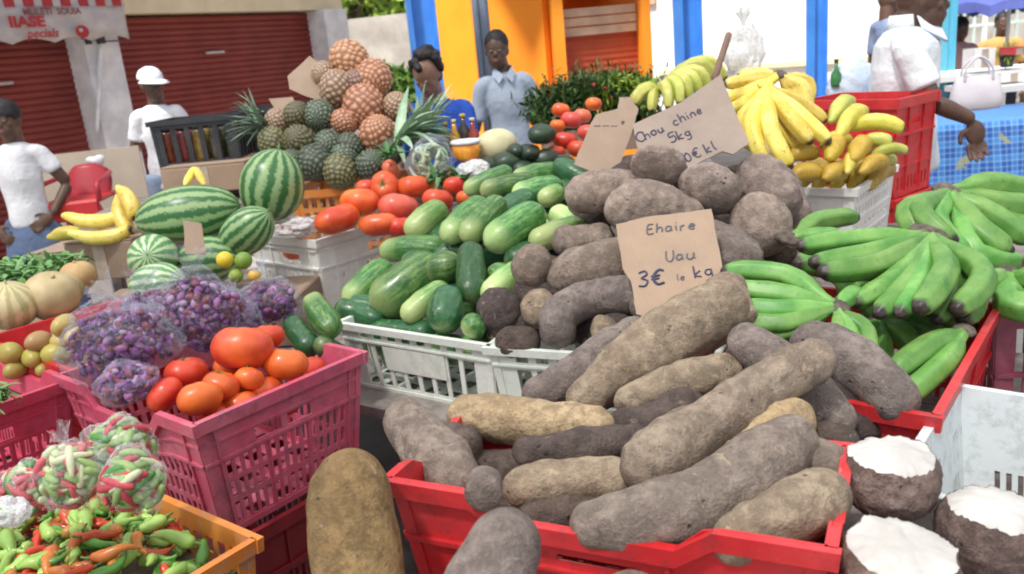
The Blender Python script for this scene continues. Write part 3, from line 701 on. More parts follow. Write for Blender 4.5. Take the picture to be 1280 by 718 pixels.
cF = crate('bright red crate heaped with long grey yams at the front', (-1, -1), 487, 597, 1.10, R(-26.5), .62, .27, .28, M_RED, 'solidred', .03, (.035, .02))
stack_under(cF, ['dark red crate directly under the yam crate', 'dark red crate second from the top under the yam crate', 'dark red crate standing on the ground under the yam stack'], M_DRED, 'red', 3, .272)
cG = crate('low white crate with label plate full of cucumbers', (-1, -1), 424, 402, 1.0, R(-36), .54, .42, .2, M_WHITEG, 'plate', .02)
cH = crate('low white crate full of stubby grey yams beside the cucumber crate', (-1, -1), 611, 433, 1.0, R(-25), .55, .42, .2, M_WHITEG, 'plate', .02)
cA = crate('faded pink crate holding tomatoes and bagged purple pods', (1, -1), 241, 530, 1.02, R(-40), .62, .46, .30, M_PINK, 'pink', .035, (.05, 0))
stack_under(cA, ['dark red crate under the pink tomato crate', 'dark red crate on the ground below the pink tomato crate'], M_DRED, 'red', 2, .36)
cB = crate('faded rose crate with green leaves at the left edge of the picture', (1, 1), 84, 474, 1.0, R(-40), .6, .42, .295, M_PINKB, 'pink', .03, (.04, .0))
cC = crate('red crate of mangoes behind the rose crate at the left edge', (1, -1), 92, 462, 1.0, R(-40), .6, .42, .295, M_RED, 'solidred', .03)
cD = crate('worn orange crate heaped with red and green chili peppers', (1, 1), 316, 672, .90, R(-38), .62, .42, .28, M_ORG, 'holes', .025)
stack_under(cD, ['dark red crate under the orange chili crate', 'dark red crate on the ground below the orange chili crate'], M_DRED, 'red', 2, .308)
cI = crate('tall white crate with a hand hole heaped with tomatoes', (1, -1), 394, 300, 1.10, R(-40), .42, .60, .30, M_WHITEC, 'handle', .02)
cJ = crate('orange slatted crate under the pineapple pyramid', (-1, -1), 362, 240, 1.21, R(-6), .62, .42, .325, M_ORG, 'holes', .015)
cK = crate('white crate of ripe plantains with rows of small slots', (1, -1), 1068, 236, 1.15, R(-39), .42, .50, .268, M_WHITEC, 'banana', .02)
cM = crate('bright red crate full of green bananas on the right', (1, 1), 1247, 380, 1.04, R(-38.5), .42, .66, .30, M_RED, 'red', .03)
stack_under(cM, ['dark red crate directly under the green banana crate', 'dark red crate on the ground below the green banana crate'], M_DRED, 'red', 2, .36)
cN = crate('wine coloured crate with vertical bars at the right picture edge', (-1, -1), 1246, 392, 1.02, R(-6), .6, .42, .30, M_WINE, 'vbars', .01)
stack_under(cN, ['plain wine coloured crate directly under the vertical bar crate', 'plain wine coloured crate on the ground at the right edge'], M_WINE, 'red', 2, .36)
cO = crate('empty grey white crate in the bottom right corner', (-1, 1), 1198, 482, 1.02, R(-40), .60, .42, .30, M_WHITEB, 'plain', .03)
stack_under(cO, ['red crate directly under the empty grey white crate', 'red crate on the ground below the empty grey white crate'], M_RED, 'solidred', 2, .36)
cL = crate('red crate on top of its stack in front of the big man in white', (1, -1), 1121, 124, 1.378, R(-52), .42, .33, .40, M_RED, 'solidred', .012)
stack_under(cL, ['red crate second in the stack beside the big man in white', 'red crate on the ground in the stack beside the big man in white', 'red crate at the very bottom of the stack beside the big man in white'], M_RED, 'solidred', 3, .325, .42, .33)
zS = float(PD(186, 153, 4.1)[2]); zS2 = float(PD(292, 138, 4.3)[2])
cS = crate('black crate packed with coloured jars beside the man in the white cap', (-1, -1), 186, 153, zS, R(-2), .42, .3, .235, M_BLK, 'jars', .008)
cS2 = crate('black crate behind the pineapple leaves left of the pyramid', (-1, -1), 292, 138, zS2, R(4), .42, .3, .30, M_BLK, 'vbars', .008)
for cc in (cS, cS2):
    pass
# jars in the black crate
JC = [(.28, .07, .03), (.30, .20, .05), (.05, .09, .05), (.22, .04, .04), (.13, .12, .08)]
for k in range(15):
    x = -.165 + .082 * (k % 5); y = -.09 + .09 * (k // 5); c = JC[(k * 3 + k // 5) % 5]
    p = cS.location; q = MB(); Mx = yaw(cS.rotation_euler[2]); o = Mx @ np.array([x, y, 0]) + np.array(p)
    th = thing('jar', 'small jar of preserves with a dark lid packed in the black crate', 'jar', (o[0], o[1], p[2] + .012), 0, 'jars in the black crate')
    sweep(q, [(0, 0, 0), (0, 0, .1), (0, 0, .17)], [.034, .036, .028], 12, 8, .4); q.build('glass_body', plain("jar_fill_%d" % (k % 5), c, tuple(v * .5 for v in c), 50, .25, .1), th)
    q = MB(); sweep(q, [(0, 0, .165), (0, 0, .19)], .03, 12, 4, .2); q.build('lid', M_BLK, th)
# cardboard boxes ------------------------------------------------------------
def cbox(label, px, py, t, wpx, hpx, dep, rz, mat=M_CARDB, corner=None):
    """closed carton; pixel is the middle of its top front edge"""
    p = PD(px, py, t); W = PX(wpx, t); h = PX(hpx, t) * 1.04; Mx = yaw(rz); c = p + Mx @ np.array([0, dep / 2, 0])
    th = thing('cardboard_box', label, 'box', (c[0], c[1], p[2] - h), rz)
    q = MB(); q.box((0, 0, h / 2), (W, dep, h)); o = q.build('carton', mat, th, smooth=False); bv = o.modifiers.new('b', 'BEVEL'); bv.width = .006; bv.segments = 2
    for s in (-1, 1):
        q = MB(); q.box((0, s * dep / 4, h + .003), (W * .995, dep / 2 - .004, .005), R3=rotv((1, 0, 0), s * .02)); q.build('flap', mat, th, smooth=False)
    q = MB(); q.box((0, -dep / 2 - .0015, h * .5), (.05, .002, h * .99)); q.build('packing_tape', plain("tape", (.5, .42, .34), None, 20, .3, 0), th, smooth=False)
    return th
cX = cbox('brown carton on the table under the short bunch of yellow bananas', 121, 304, 3.3, 92, 46, .3, R(-8))
cbox('pinkish carton under the black crate of jars', 252, 208, 4.0, 108, 32, .36, R(-2), M_CARDP)
cbox('second carton farther left behind the yellow bananas', 60, 318, 3.6, 60, 30, .3, R(-8), M_CARD)
# props to carry the background produce
def slab_table(label, px, py, t, L, W, rz, top=.04, mat=M_WOOD):
    p = PD(px, py, t); th = thing('side_table', label, 'table', (p[0], p[1], 0), rz)
    q = MB(); q.box((0, 0, p[2] - top / 2), (L, W, top)); q.build('tabletop', mat, th, smooth=False)
    for sx in (-1, 1):
        for sy in (-1, 1):
            q = MB(); q.box((sx * (L / 2 - .06), sy * (W / 2 - .06), (p[2] - top) / 2), (.05, .05, p[2] - top)); q.build('leg', mat, th, smooth=False)
    return th
slab_table('high side table carrying the black crates behind the melons', 275, 246, 4.2, 1.1, .55, R(0))

def slab_box(label, x, y, z0, z1, L, W, rz, mat=M_CARDB, nm='cardboard_box', cat='box'):
    q = MB(); q.box((0, 0, (z1 - z0) / 2), (L, W, z1 - z0)); o = q.build(nm, mat, smooth=False); o.location = (x, y, z0); o.rotation_euler = (0, 0, rz); o.modifiers.new('b', 'BEVEL').width = .006; tag(o, label, cat)
w1 = PD(240, 330, 2.95); slab_box('low carton on the plank table carrying the watermelon stack', w1[0], w1[1] + .02, .803, .965, .78, .34, R(-5))
w2 = PD(50, 372, 2.8); slab_box('low carton carrying the melons behind the mango crate', w2[0], w2[1] + .03, .803, .955, .62, .34, R(-5))
slab_box('wooden box standing on the ground under the upright yams', -.10, .80, 0, .90, .72, .40, R(-20), M_WOOD, 'wooden_box', 'box')

# ================================================================ PRODUCE
def along(pts):
    return [PD(*p) for p in pts]
def root(pts, rpx, label, mat=M_YAM, amp=.15, fr=11, seed=None, sq=1.0, cap=1.0, name='yam', cat='yam', group=None, seg=40, rings=54, fine=.45, lob=0, slim=1.0):
    """a tuber along surveyed (px, py, distance) points; radii in photo pixels"""
    root.k += 1
    P = along(pts); tm = np.mean([p[2] for p in pts]); rr = [PX(x * slim, tm) for x in (rpx if isinstance(rpx, (list, tuple)) else [rpx])]
    q = MB(); sweep(q, P, rr, seg, rings, cap, sq, amp * np.mean(rr), fr, seed or root.k, ends=(1, 1), fine=fine, lob=lob)
    return solo(q, name, mat, label, cat, group)
root.k = 0
FY = 'long yams heaped in the front red crate'
for pts, r, lab, mat, kw in (
 ([(560, 519, 1.50), (655, 527, 1.46), (768, 540, 1.40)], [23, 32, 34, 33, 27], 'tan cream yam lying level at the back left of the front red crate', M_YAMT, dict(cap=.8)),
 ([(497, 512, 1.52), (535, 560, 1.42), (592, 612, 1.30)], [28, 36, 36, 26], 'mottled grey yam slanting down over the front left corner of the red crate', M_YAM, {}),
 ([(608, 600, 1.22), (603, 622, 1.17)], [21, 22], 'small round stub of yam with a cut pale end above the front red crate', M_YAM, dict(cap=.4)),
 ([(628, 612, 1.32), (700, 602, 1.30), (792, 597, 1.28)], [24, 31, 30, 22], 'plump grey yam below the tan cream yam', M_YAM, {}),
 ([(712, 660, 1.16), (790, 648, 1.14), (880, 628, 1.16), (955, 580, 1.20), (1008, 540, 1.26)], [27, 40, 46, 50, 46, 34], 'biggest curved grey yam sweeping across the front of the red crate', M_YAMV, dict(amp=.12, fr=9)),
 ([(897, 692, 1.06), (970, 650, 1.10), (1057, 610, 1.15)], [26, 38, 40, 34], 'stout grey yam resting on the right front rim of the red crate', M_YAM, {}),
 ([(785, 595, 1.22), (850, 555, 1.28), (935, 500, 1.36), (1034, 438, 1.44)], [28, 42, 40, 35, 38, 33, 27], 'long straight yam lying diagonally across the middle of the front heap', M_YAM, dict(amp=.13, cap=.7)),
 ([(868, 588, 1.30), (950, 545, 1.34), (1012, 515, 1.38)], [28, 38, 40, 28], 'greenish brown yam squeezed behind the biggest curved yam', M_YAMT, dict(amp=.12)),
 ([(768, 505, 1.56), (845, 483, 1.58), (928, 460, 1.60)], [18, 28, 30, 24], 'short brown grey yam under the big cardboard price sign yams', M_YAM, {}),
 ([(712, 512, 1.66), (770, 470, 1.66), (840, 420, 1.70), (925, 372, 1.78)], [20, 30, 40, 44, 36], 'thick club shaped yam rising from the white crate rim to the price sign', M_YAM, dict(amp=.12)),
 ([(655, 505, 1.78), (725, 462, 1.80), (805, 402, 1.84)], [20, 25, 24, 18], 'slim dark grey yam alongside the thick club shaped yam', M_YAMV, {}),
 ([(915, 415, 1.62), (985, 465, 1.54), (1062, 545, 1.46)], [24, 31, 31, 27], 'smooth grey yam passing under the long diagonal yam toward the right', M_YAMV, dict(amp=.1)),
 ([(990, 420, 1.64), (1070, 458, 1.56), (1140, 520, 1.46)], [26, 37, 37, 35, 28], 'broad grey yam with a scarred top at the right end of the front heap', M_YAMV, dict(amp=.08)),
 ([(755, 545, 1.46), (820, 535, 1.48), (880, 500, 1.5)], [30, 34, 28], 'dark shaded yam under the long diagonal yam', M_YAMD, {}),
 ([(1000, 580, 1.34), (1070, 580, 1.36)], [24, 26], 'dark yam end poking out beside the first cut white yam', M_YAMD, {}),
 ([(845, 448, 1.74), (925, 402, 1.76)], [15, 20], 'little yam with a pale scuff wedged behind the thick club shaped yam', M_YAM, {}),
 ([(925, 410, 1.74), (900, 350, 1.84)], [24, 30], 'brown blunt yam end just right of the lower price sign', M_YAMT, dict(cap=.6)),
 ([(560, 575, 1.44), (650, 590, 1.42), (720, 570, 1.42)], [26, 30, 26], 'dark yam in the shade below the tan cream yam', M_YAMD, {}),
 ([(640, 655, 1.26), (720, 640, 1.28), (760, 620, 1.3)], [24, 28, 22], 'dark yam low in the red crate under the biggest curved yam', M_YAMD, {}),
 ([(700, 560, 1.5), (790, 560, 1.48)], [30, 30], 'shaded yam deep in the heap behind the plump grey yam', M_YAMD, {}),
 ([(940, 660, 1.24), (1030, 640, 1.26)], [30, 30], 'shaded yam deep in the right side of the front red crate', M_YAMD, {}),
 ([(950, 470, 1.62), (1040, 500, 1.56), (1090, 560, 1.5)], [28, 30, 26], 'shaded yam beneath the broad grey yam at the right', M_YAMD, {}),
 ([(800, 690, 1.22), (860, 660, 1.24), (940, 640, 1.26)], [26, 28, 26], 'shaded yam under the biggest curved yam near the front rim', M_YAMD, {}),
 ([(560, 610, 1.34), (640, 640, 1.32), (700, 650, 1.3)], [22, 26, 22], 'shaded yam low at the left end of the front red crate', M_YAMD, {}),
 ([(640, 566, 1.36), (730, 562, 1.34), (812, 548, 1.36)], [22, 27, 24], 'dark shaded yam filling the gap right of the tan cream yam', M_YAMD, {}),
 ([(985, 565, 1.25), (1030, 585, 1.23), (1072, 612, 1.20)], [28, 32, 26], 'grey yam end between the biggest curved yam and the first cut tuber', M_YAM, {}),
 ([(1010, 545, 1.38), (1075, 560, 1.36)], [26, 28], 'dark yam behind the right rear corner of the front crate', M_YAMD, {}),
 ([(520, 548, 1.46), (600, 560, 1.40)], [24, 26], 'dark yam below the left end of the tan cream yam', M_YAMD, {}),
 # standing in front
 ([(437, 560, 1.20), (440, 640, 1.18), (452, 740, 1.14), (462, 850, 1.10)], [42, 56, 61, 62, 50], 'fat brown yam standing upright between pink and red crates', M_YAMB, dict(amp=.05, cap=1.15)),
 ([(648, 640, 1.04), (622, 705, 1.0), (575, 800, .96)], [36, 50, 58, 56], 'smooth dark yam leaning against the front of the red crate', M_YAMV, dict(amp=.04)),
 ([(790, 712, .96), (790, 810, .93)], [46, 56], 'rounded spotted yam end at the very bottom edge of the picture', M_YAMR, dict(amp=.08)),
): root(pts, r, lab, mat, group=FY, slim=.95, **kw)

for pts, r, lab, mat, kw in (
 ([(820, 200, 2.44), (822, 214, 2.40)], [33, 34], 'shiny round tuber sitting on the bottom corner of the large price sign', M_YAMP, dict(cap=1.2)),
 ([(890, 225, 2.42), (884, 250, 2.34)], [34, 38, 30], 'round pointed tuber under the large price sign', M_YAMF, dict(amp=.09)),
 ([(925, 205, 2.6), (955, 228, 2.56), (985, 275, 2.5)], [26, 34, 28], 'large tuber behind the round pointed tuber beside the hanging bananas', M_YAMF, dict(amp=.10)),
 ([(945, 248, 2.42), (958, 315, 2.30)], [33, 36, 28], 'tall swollen tuber above the leftmost green bananas', M_YAMF, dict(amp=.09)),
 ([(706, 246, 2.44), (760, 238, 2.46), (822, 246, 2.5)], [20, 27, 26, 20], 'stubby tuber below the left cardboard sign next to the cucumbers', M_YAMF, dict(amp=.09)),
 ([(757, 270, 2.32), (810, 255, 2.34), (880, 275, 2.36)], [22, 30, 28, 20], 'blunt tuber just above the lower price sign', M_YAMF, dict(amp=.09)),
 ([(672, 318, 2.22), (660, 352, 2.14)], [27, 28, 22], 'egg shaped tuber touching the pale cucumber', M_YAM, {}),
 ([(690, 350, 2.10), (740, 335, 2.12), (800, 325, 2.16)], [20, 29, 32, 26], 'pale scuffed tuber left of the lower price sign', M_YAM, dict(amp=.09)),
 ([(655, 392, 2.0), (690, 378, 2.04)], [26, 26], 'rounded tuber in the middle of the white crate heap', M_YAM, {}),
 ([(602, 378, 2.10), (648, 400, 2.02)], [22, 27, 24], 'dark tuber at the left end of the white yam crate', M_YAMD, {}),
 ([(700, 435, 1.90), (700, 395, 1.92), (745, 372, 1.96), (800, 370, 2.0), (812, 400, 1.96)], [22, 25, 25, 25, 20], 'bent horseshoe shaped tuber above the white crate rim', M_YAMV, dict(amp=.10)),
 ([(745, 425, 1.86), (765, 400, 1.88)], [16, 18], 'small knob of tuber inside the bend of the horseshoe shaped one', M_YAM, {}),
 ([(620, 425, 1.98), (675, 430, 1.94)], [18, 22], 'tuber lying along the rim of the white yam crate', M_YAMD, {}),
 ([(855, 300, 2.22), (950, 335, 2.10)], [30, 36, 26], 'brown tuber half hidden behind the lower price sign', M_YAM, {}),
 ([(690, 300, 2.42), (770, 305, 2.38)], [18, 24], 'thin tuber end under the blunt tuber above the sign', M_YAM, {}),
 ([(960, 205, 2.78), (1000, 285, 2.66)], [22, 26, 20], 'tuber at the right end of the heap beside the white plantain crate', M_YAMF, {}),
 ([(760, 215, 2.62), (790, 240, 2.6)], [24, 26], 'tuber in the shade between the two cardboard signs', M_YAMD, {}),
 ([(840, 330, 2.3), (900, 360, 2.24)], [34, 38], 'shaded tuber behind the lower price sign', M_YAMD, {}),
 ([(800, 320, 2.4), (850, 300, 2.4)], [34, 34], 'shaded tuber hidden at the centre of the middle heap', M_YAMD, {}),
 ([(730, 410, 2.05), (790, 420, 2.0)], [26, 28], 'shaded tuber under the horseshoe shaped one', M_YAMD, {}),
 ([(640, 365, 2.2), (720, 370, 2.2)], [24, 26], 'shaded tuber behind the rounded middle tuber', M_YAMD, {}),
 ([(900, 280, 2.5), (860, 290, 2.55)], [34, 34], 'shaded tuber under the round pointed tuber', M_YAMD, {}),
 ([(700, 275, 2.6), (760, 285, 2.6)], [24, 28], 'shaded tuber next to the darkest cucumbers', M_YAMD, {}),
): root([(x_, y_, t_ + (.12 if t_ < 2.12 and x_ < 790 else 0)) for x_, y_, t_ in pts], r, lab, mat, name='tuber', cat='tuber', group='stubby tubers heaped over the white crate', **kw)
for k, (x, y, t) in enumerate(((850, 230, 2.75), (790, 225, 2.8), (915, 240, 2.75), (640, 410, 2.2), (700, 400, 2.2), (760, 390, 2.2), (680, 350, 2.4), (750, 320, 2.5), (820, 290, 2.6), (900, 300, 2.5), (960, 320, 2.5), (870, 340, 2.3), (930, 350, 2.25), (730, 280, 2.7), (800, 250, 2.7))):
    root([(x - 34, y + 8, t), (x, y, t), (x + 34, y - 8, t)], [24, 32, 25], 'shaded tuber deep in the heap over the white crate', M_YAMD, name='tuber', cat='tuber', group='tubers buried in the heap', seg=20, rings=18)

# ---- cut white yams
def cutyam(label, px, py, t, rx, lean, hpx, seed):
    """upright stump of a big rough tuber with a freshly cut domed white top; pixel is the middle of the cut"""
    p = PD(px, py, t); r = PX(rx, t); h = PX(hpx, t); n = np.array(lean, float); n /= np.linalg.norm(n)
    th = thing('cut_tuber', label, 'tuber', p - n * h, 0, 'big tubers with cut white tops'); o = np.array(th.location)
    q = MB(); q2 = MB(); Mx = align(n); seg = 90
    prof = [(0, .0), (.03, .45), (.12, .72), (.3, .98), (.5, 1.08), (.72, 1.06), (.88, .99), (.97, .93)]
    V = []; SW = []
    def rim(th_): return .04 * math.sin(th_ * 2 + seed) + .05 * mnoise.noise(Vector((math.cos(th_) * 4, math.sin(th_) * 4, seed))) + .03 * mnoise.noise(Vector((math.cos(th_) * 14, math.sin(th_) * 14, seed))) + .02 * mnoise.noise(Vector((math.cos(th_) * 40, math.sin(th_) * 40, seed)))
    NR = 26
    zz = np.linspace(0, .97, NR)
    for z in zz:
        rr = np.interp(z, [a for a, _ in prof], [b_ for _, b_ in prof])
        for j in range(seg):
            a = 2 * PI * j / seg; d = np.array([math.cos(a), math.sin(a), 0]); hz = z * (1 + rim(a) * z)
            k = rr * (1 + .09 * mnoise.noise(Vector((d[0] * 2.2, d[1] * 2.2, z * 3 + seed))) + .05 * mnoise.noise(Vector((d[0] * 9, d[1] * 9, z * 10 + seed))))
            V.append(Mx @ (d * r * k + np.array([0, 0, hz * h]))); SW.append((0, 0, z))
    F = [(i * seg + j, i * seg + (j + 1) % seg, (i + 1) * seg + (j + 1) % seg, (i + 1) * seg + j) for i in range(NR - 1) for j in range(seg)]
    F.append(tuple(range(seg))[::-1]); q.add(V, F, SW); q.build('bark', M_YAMR, th)
    V = []; last = (NR - 1) * seg
    for i in range(9):
        s = 1 - i / 9
        for j in range(seg):
            a = 2 * PI * j / seg; pe = Mx.T @ np.array(q.v[last + j]); c = np.array([0, 0, h * 1.03])
            x = c + (pe - c) * s; s3 = s ** 5; x[2] = pe[2] * s3 + h * 1.0 * (1 - s3) + h * .10 * (1 - s * s) - .001; x[2] += .010 * (abs(mnoise.noise(Vector((x[0] * 16, x[1] * 9, seed)))) - .2) * (1 - s ** 4) + .0015 * mnoise.noise(Vector((x[0] * 90, x[1] * 90, seed)))
            V.append(Mx @ x)
    V.append(Mx @ np.array([0, 0, h * 1.098]))
    F = [(i * seg + j, i * seg + (j + 1) % seg, (i + 1) * seg + (j + 1) % seg, (i + 1) * seg + j) for i in range(8) for j in range(seg)] + [(8 * seg + j, 8 * seg + (j + 1) % seg, 9 * seg) for j in range(seg)]
    q2.add(V, F); q2.build('cut_flesh', M_CUT, th)
cutyam('farther left of the three stumps with a cut white top, beside the front yam heap', 1113, 566, 1.18, 55, (.0, -.02, 1), 88, 1)
cutyam('stump with a cut white top leaning right beside the empty grey white crate', 1240, 632, 1.12, 56, (.06, -.05, 1), 95, 2.4)
cutyam('nearest stump with the widest cut white top at the bottom edge', 1128, 682, 1.02, 68, (.05, -.10, 1), 100, 4.1)
p = PD(1160, 742, 1.12); th = thing('side_table', 'low grey board table carrying the three cut tubers', 'table', (p[0] + .06, p[1] + .07, 0), R(-26))
q = MB(); q.box((0, 0, p[2] - .03), (.5, .40, .02)); q.build('tabletop', M_WOOD, th, smooth=False)
for sx in (-1, 1):
    for sy in (-1, 1):
        q = MB(); q.box((sx * .21, sy * .16, (p[2] - .04) / 2), (.04, .04, p[2] - .04)); q.build('leg', M_WOOD, th, smooth=False)

# ---- cucumbers
CG = 'cucumbers heaped over the low white crate'
for pts, r, lab, mat, kw in (
 ([(508, 294, 2.58), (556, 256, 2.66)], [14, 18, 15], 'palest cream green cucumber at the top left beside the tomatoes', M_CUKEP, {}),
 ([(476, 314, 2.50), (558, 310, 2.50)], [14, 18, 16], 'mid green cucumber lying level over the corner of the tall white crate', M_CUKE, {}),
 ([(465, 385, 2.20), (500, 362, 2.24), (548, 322, 2.32)], [24, 29, 27, 20], 'largest cucumber with pale yellow streaks at the left of the heap', M_CUKE, {}),
 ([(432, 380, 2.26), (488, 330, 2.42)], [16, 20, 17], 'dark cucumber leaning behind the largest streaked one', M_CUKE, {}),
 ([(422, 383, 2.22), (478, 402, 2.18)], [12, 15, 13], 'small dark cucumber over the left corner of the low white crate', M_CUKED, {}),
 ([(503, 400, 2.10), (560, 356, 2.2)], [13, 17, 15], 'pale yellow green cucumber just above the label plate rim', M_CUKEP, {}),
 ([(553, 412, 2.04), (562, 362, 2.16)], [22, 24, 19], 'dark blunt cucumber standing on end above the rim', M_CUKED, {}),
 ([(530, 342, 2.28), (578, 328, 2.3)], [18, 21, 18], 'stubby green cucumber in the centre of the heap', M_CUKE, {}),
 ([(590, 376, 2.16), (588, 306, 2.3)], [17, 19, 16], 'dark bluish cucumber standing upright in the middle', M_CUKED, {}),
 ([(608, 308, 2.38), (640, 286, 2.42), (678, 262, 2.48)], [18, 22, 22, 18], 'cucumber with a white tip pointing down left', M_CUKE, {}),
 ([(662, 305, 2.38), (730, 280, 2.46)], [14, 18, 14], 'pale streaked cucumber right of the white tipped one', M_CUKEP, {}),
 ([(690, 262, 2.52), (738, 300, 2.44)], [13, 16, 13], 'slim pale cucumber lying against the tubers', M_CUKEP, {}),
 ([(606, 374, 2.14), (655, 334, 2.24)], [15, 19, 16], 'pale cucumber half hidden under the egg shaped tuber', M_CUKEP, {}),
 ([(580, 418, 2.02), (604, 398, 2.06)], [16, 17], 'short bright green cucumber end at the rim near the second white crate', M_CUKE, {}),
 ([(556, 300, 2.46), (606, 252, 2.62)], [16, 20, 15], 'green cucumber behind the centre of the heap leaning right', M_CUKE, {}),
 ([(580, 300, 2.42), (628, 250, 2.56)], [15, 18, 15], 'darker cucumber beside the leaning green one', M_CUKE, {}),
 ([(600, 240, 2.74), (668, 226, 2.78)], [12, 15, 12], 'cucumber lying level along the top of the heap', M_CUKE, {}),
 ([(640, 244, 2.66), (704, 232, 2.7)], [13, 17, 14], 'bright green cucumber on top left of the cardboard sign', M_CUKE, {}),
 ([(674, 252, 2.58), (704, 238, 2.62)], [12, 14], 'small white ended cucumber below the cardboard sign', M_CUKEP, {}),
 ([(692, 205, 2.84), (742, 228, 2.76)], [11, 15, 12], 'dark bluish cucumber behind the left cardboard sign', M_CUKED, {}),
 ([(632, 330, 2.36), (672, 312, 2.4)], [15, 19], 'dark cucumber in the shade under the white tipped one', M_CUKED, {}),
 ([(620, 272, 2.6), (668, 244, 2.66)], [15, 18, 14], 'dark green cucumber behind the white tipped one', M_CUKED, {}),
 ([(580, 240, 2.86), (640, 212, 2.9)], [11, 13, 10], 'thin cucumber at the far back of the heap beside the melons', M_CUKE, {}),
 ([(610, 340, 2.3), (640, 350, 2.26)], [16, 18], 'small cucumber tucked behind the upright bluish one', M_CUKE, {}),
 ([(640, 225, 2.84), (700, 212, 2.88)], [11, 14, 11], 'pale green cucumber at the far top right of the heap', M_CUKE, {}),
 ([(460, 412, 2.2), (540, 418, 2.12)], [14, 16], 'dark cucumber low in the crate behind the label plate', M_CUKED, {}),
 ([(500, 430, 2.2), (580, 440, 2.12)], [18, 20], 'cucumber at the bottom of the crate seen through its bars', M_CUKE, {}),
 ([(450, 420, 2.32), (520, 438, 2.26)], [18, 20], 'green cucumber in the crate seen through the left bars', M_CUKE, {}),
 ([(580, 452, 2.08), (604, 404, 2.14)], [14, 18], 'green cucumber standing in the crate behind its last bars', M_CUKE, {}),
 ([(520, 370, 2.36), (600, 360, 2.36)], [22, 24], 'shaded cucumber inside the middle of the heap', M_CUKED, {}),
 ([(640, 290, 2.6), (700, 320, 2.5)], [20, 22], 'shaded cucumber between the pale ones and the tubers', M_CUKED, {}),
 ([(560, 275, 2.7), (540, 330, 2.5)], [18, 20], 'shaded cucumber under the palest one', M_CUKED, {}),
 ([(388, 372, 2.30), (418, 418, 2.18)], [14, 18, 14], 'yellow edged green squash leaning beside the pink crate', M_CUKE, dict(lob=.05)),
 ([(362, 400, 2.3), (392, 440, 2.2)], [14, 17], 'dark squash behind the tomatoes in the pink crate', M_CUKED, {}),
 ([(400, 430, 2.16), (440, 452, 2.12)], [13, 15], 'dark squash between pink crate and low white crate', M_CUKED, {}),
): root([(x_, y_, t_ + .10 + max(0, 610 - x_) * .0011 * (1 if y_ > 300 else .4) if x_ > 421 else t_) for x_, y_, t_ in pts], r, lab, mat, amp=.05, name='cucumber', cat='cucumber', group=CG, seg=32, rings=26, fine=.35, **{**dict(lob=.022), **kw})
rsK = random.Random(4)
for k in range(26):
    x = rsK.uniform(455, 735); y = rsK.uniform(max(235, 400 - (x - 455) * .9), min(395, 395 - max(0, x - 620) * .8)); t = 2.62 + (330 - y) * .0032 + max(0, 560 - x) * .0008
    a = rsK.uniform(-.9, .3); L = rsK.uniform(30, 44)
    root([(x - L * math.cos(a), y - L * math.sin(a), t), (x, y, t), (x + L * math.cos(a), y + L * math.sin(a), t + .05)], [13, 18, 14], 'shaded cucumber deep in the heap over the low white crate', M_CUKED if k % 3 else M_CUKE, amp=.05, name='cucumber', cat='cucumber', group='cucumbers buried in the heap', seg=20, rings=18, fine=.3, lob=.02)

# ---- tomatoes
def tomato(px, py, t, rpx, label, mat=M_TOM, ax=(0, -.3, 1), lobes=6, fl=.78, calyx=True, group=None, cat='tomato', seed=0, wide=1.0):
    p = PD(px, py, t); r = PX(rpx, t); th = thing('tomato', label, cat, p - np.array([0, 0, r * fl]), 0, group); Mx = align(ax)
    c = np.array([0, 0, r * fl]); rs = random.Random(seed + px)
    a1, a2 = rs.uniform(0, 6), rs.uniform(0, 6)
    def f(a, ph):
        s = math.sin(ph); dimple = 1 - .30 * math.exp(-(ph / .38) ** 2) - .12 * math.exp(-((PI - ph) / .3) ** 2)
        return dimple * (1 + s * (.035 * math.cos(lobes * a + a1) * (.5 + .5 * math.cos(ph)) + .05 * math.cos(2 * a + a2)))
    q = MB(); ball(q, c, (r * wide, r, r * fl), 26, 18, fn=f, M=None if False else Mx); q.build('fruit', mat, th)
    if calyx:
        q = MB(); top = c + Mx @ np.array([0, 0, r * fl * .70])
        for k in range(5):
            a = k * 2 * PI / 5 + a1; d = Mx @ np.array([math.cos(a), math.sin(a), .25]); e = Mx @ np.array([math.cos(a), math.sin(a), .12])
            sweep(q, [top, top + d * r * .2, top + e * r * .42], [r * .06, r * .05, r * .015], 6, 4)
        sweep(q, [top, top + Mx @ np.array([0, .02, r * .2])], r * .06, 6, 4); tag(q.build('calyx', M_CALYX, th), kind=None)
TA = 'tomatoes in the faded pink crate'; TB = 'tomatoes heaped on the tall white crate'
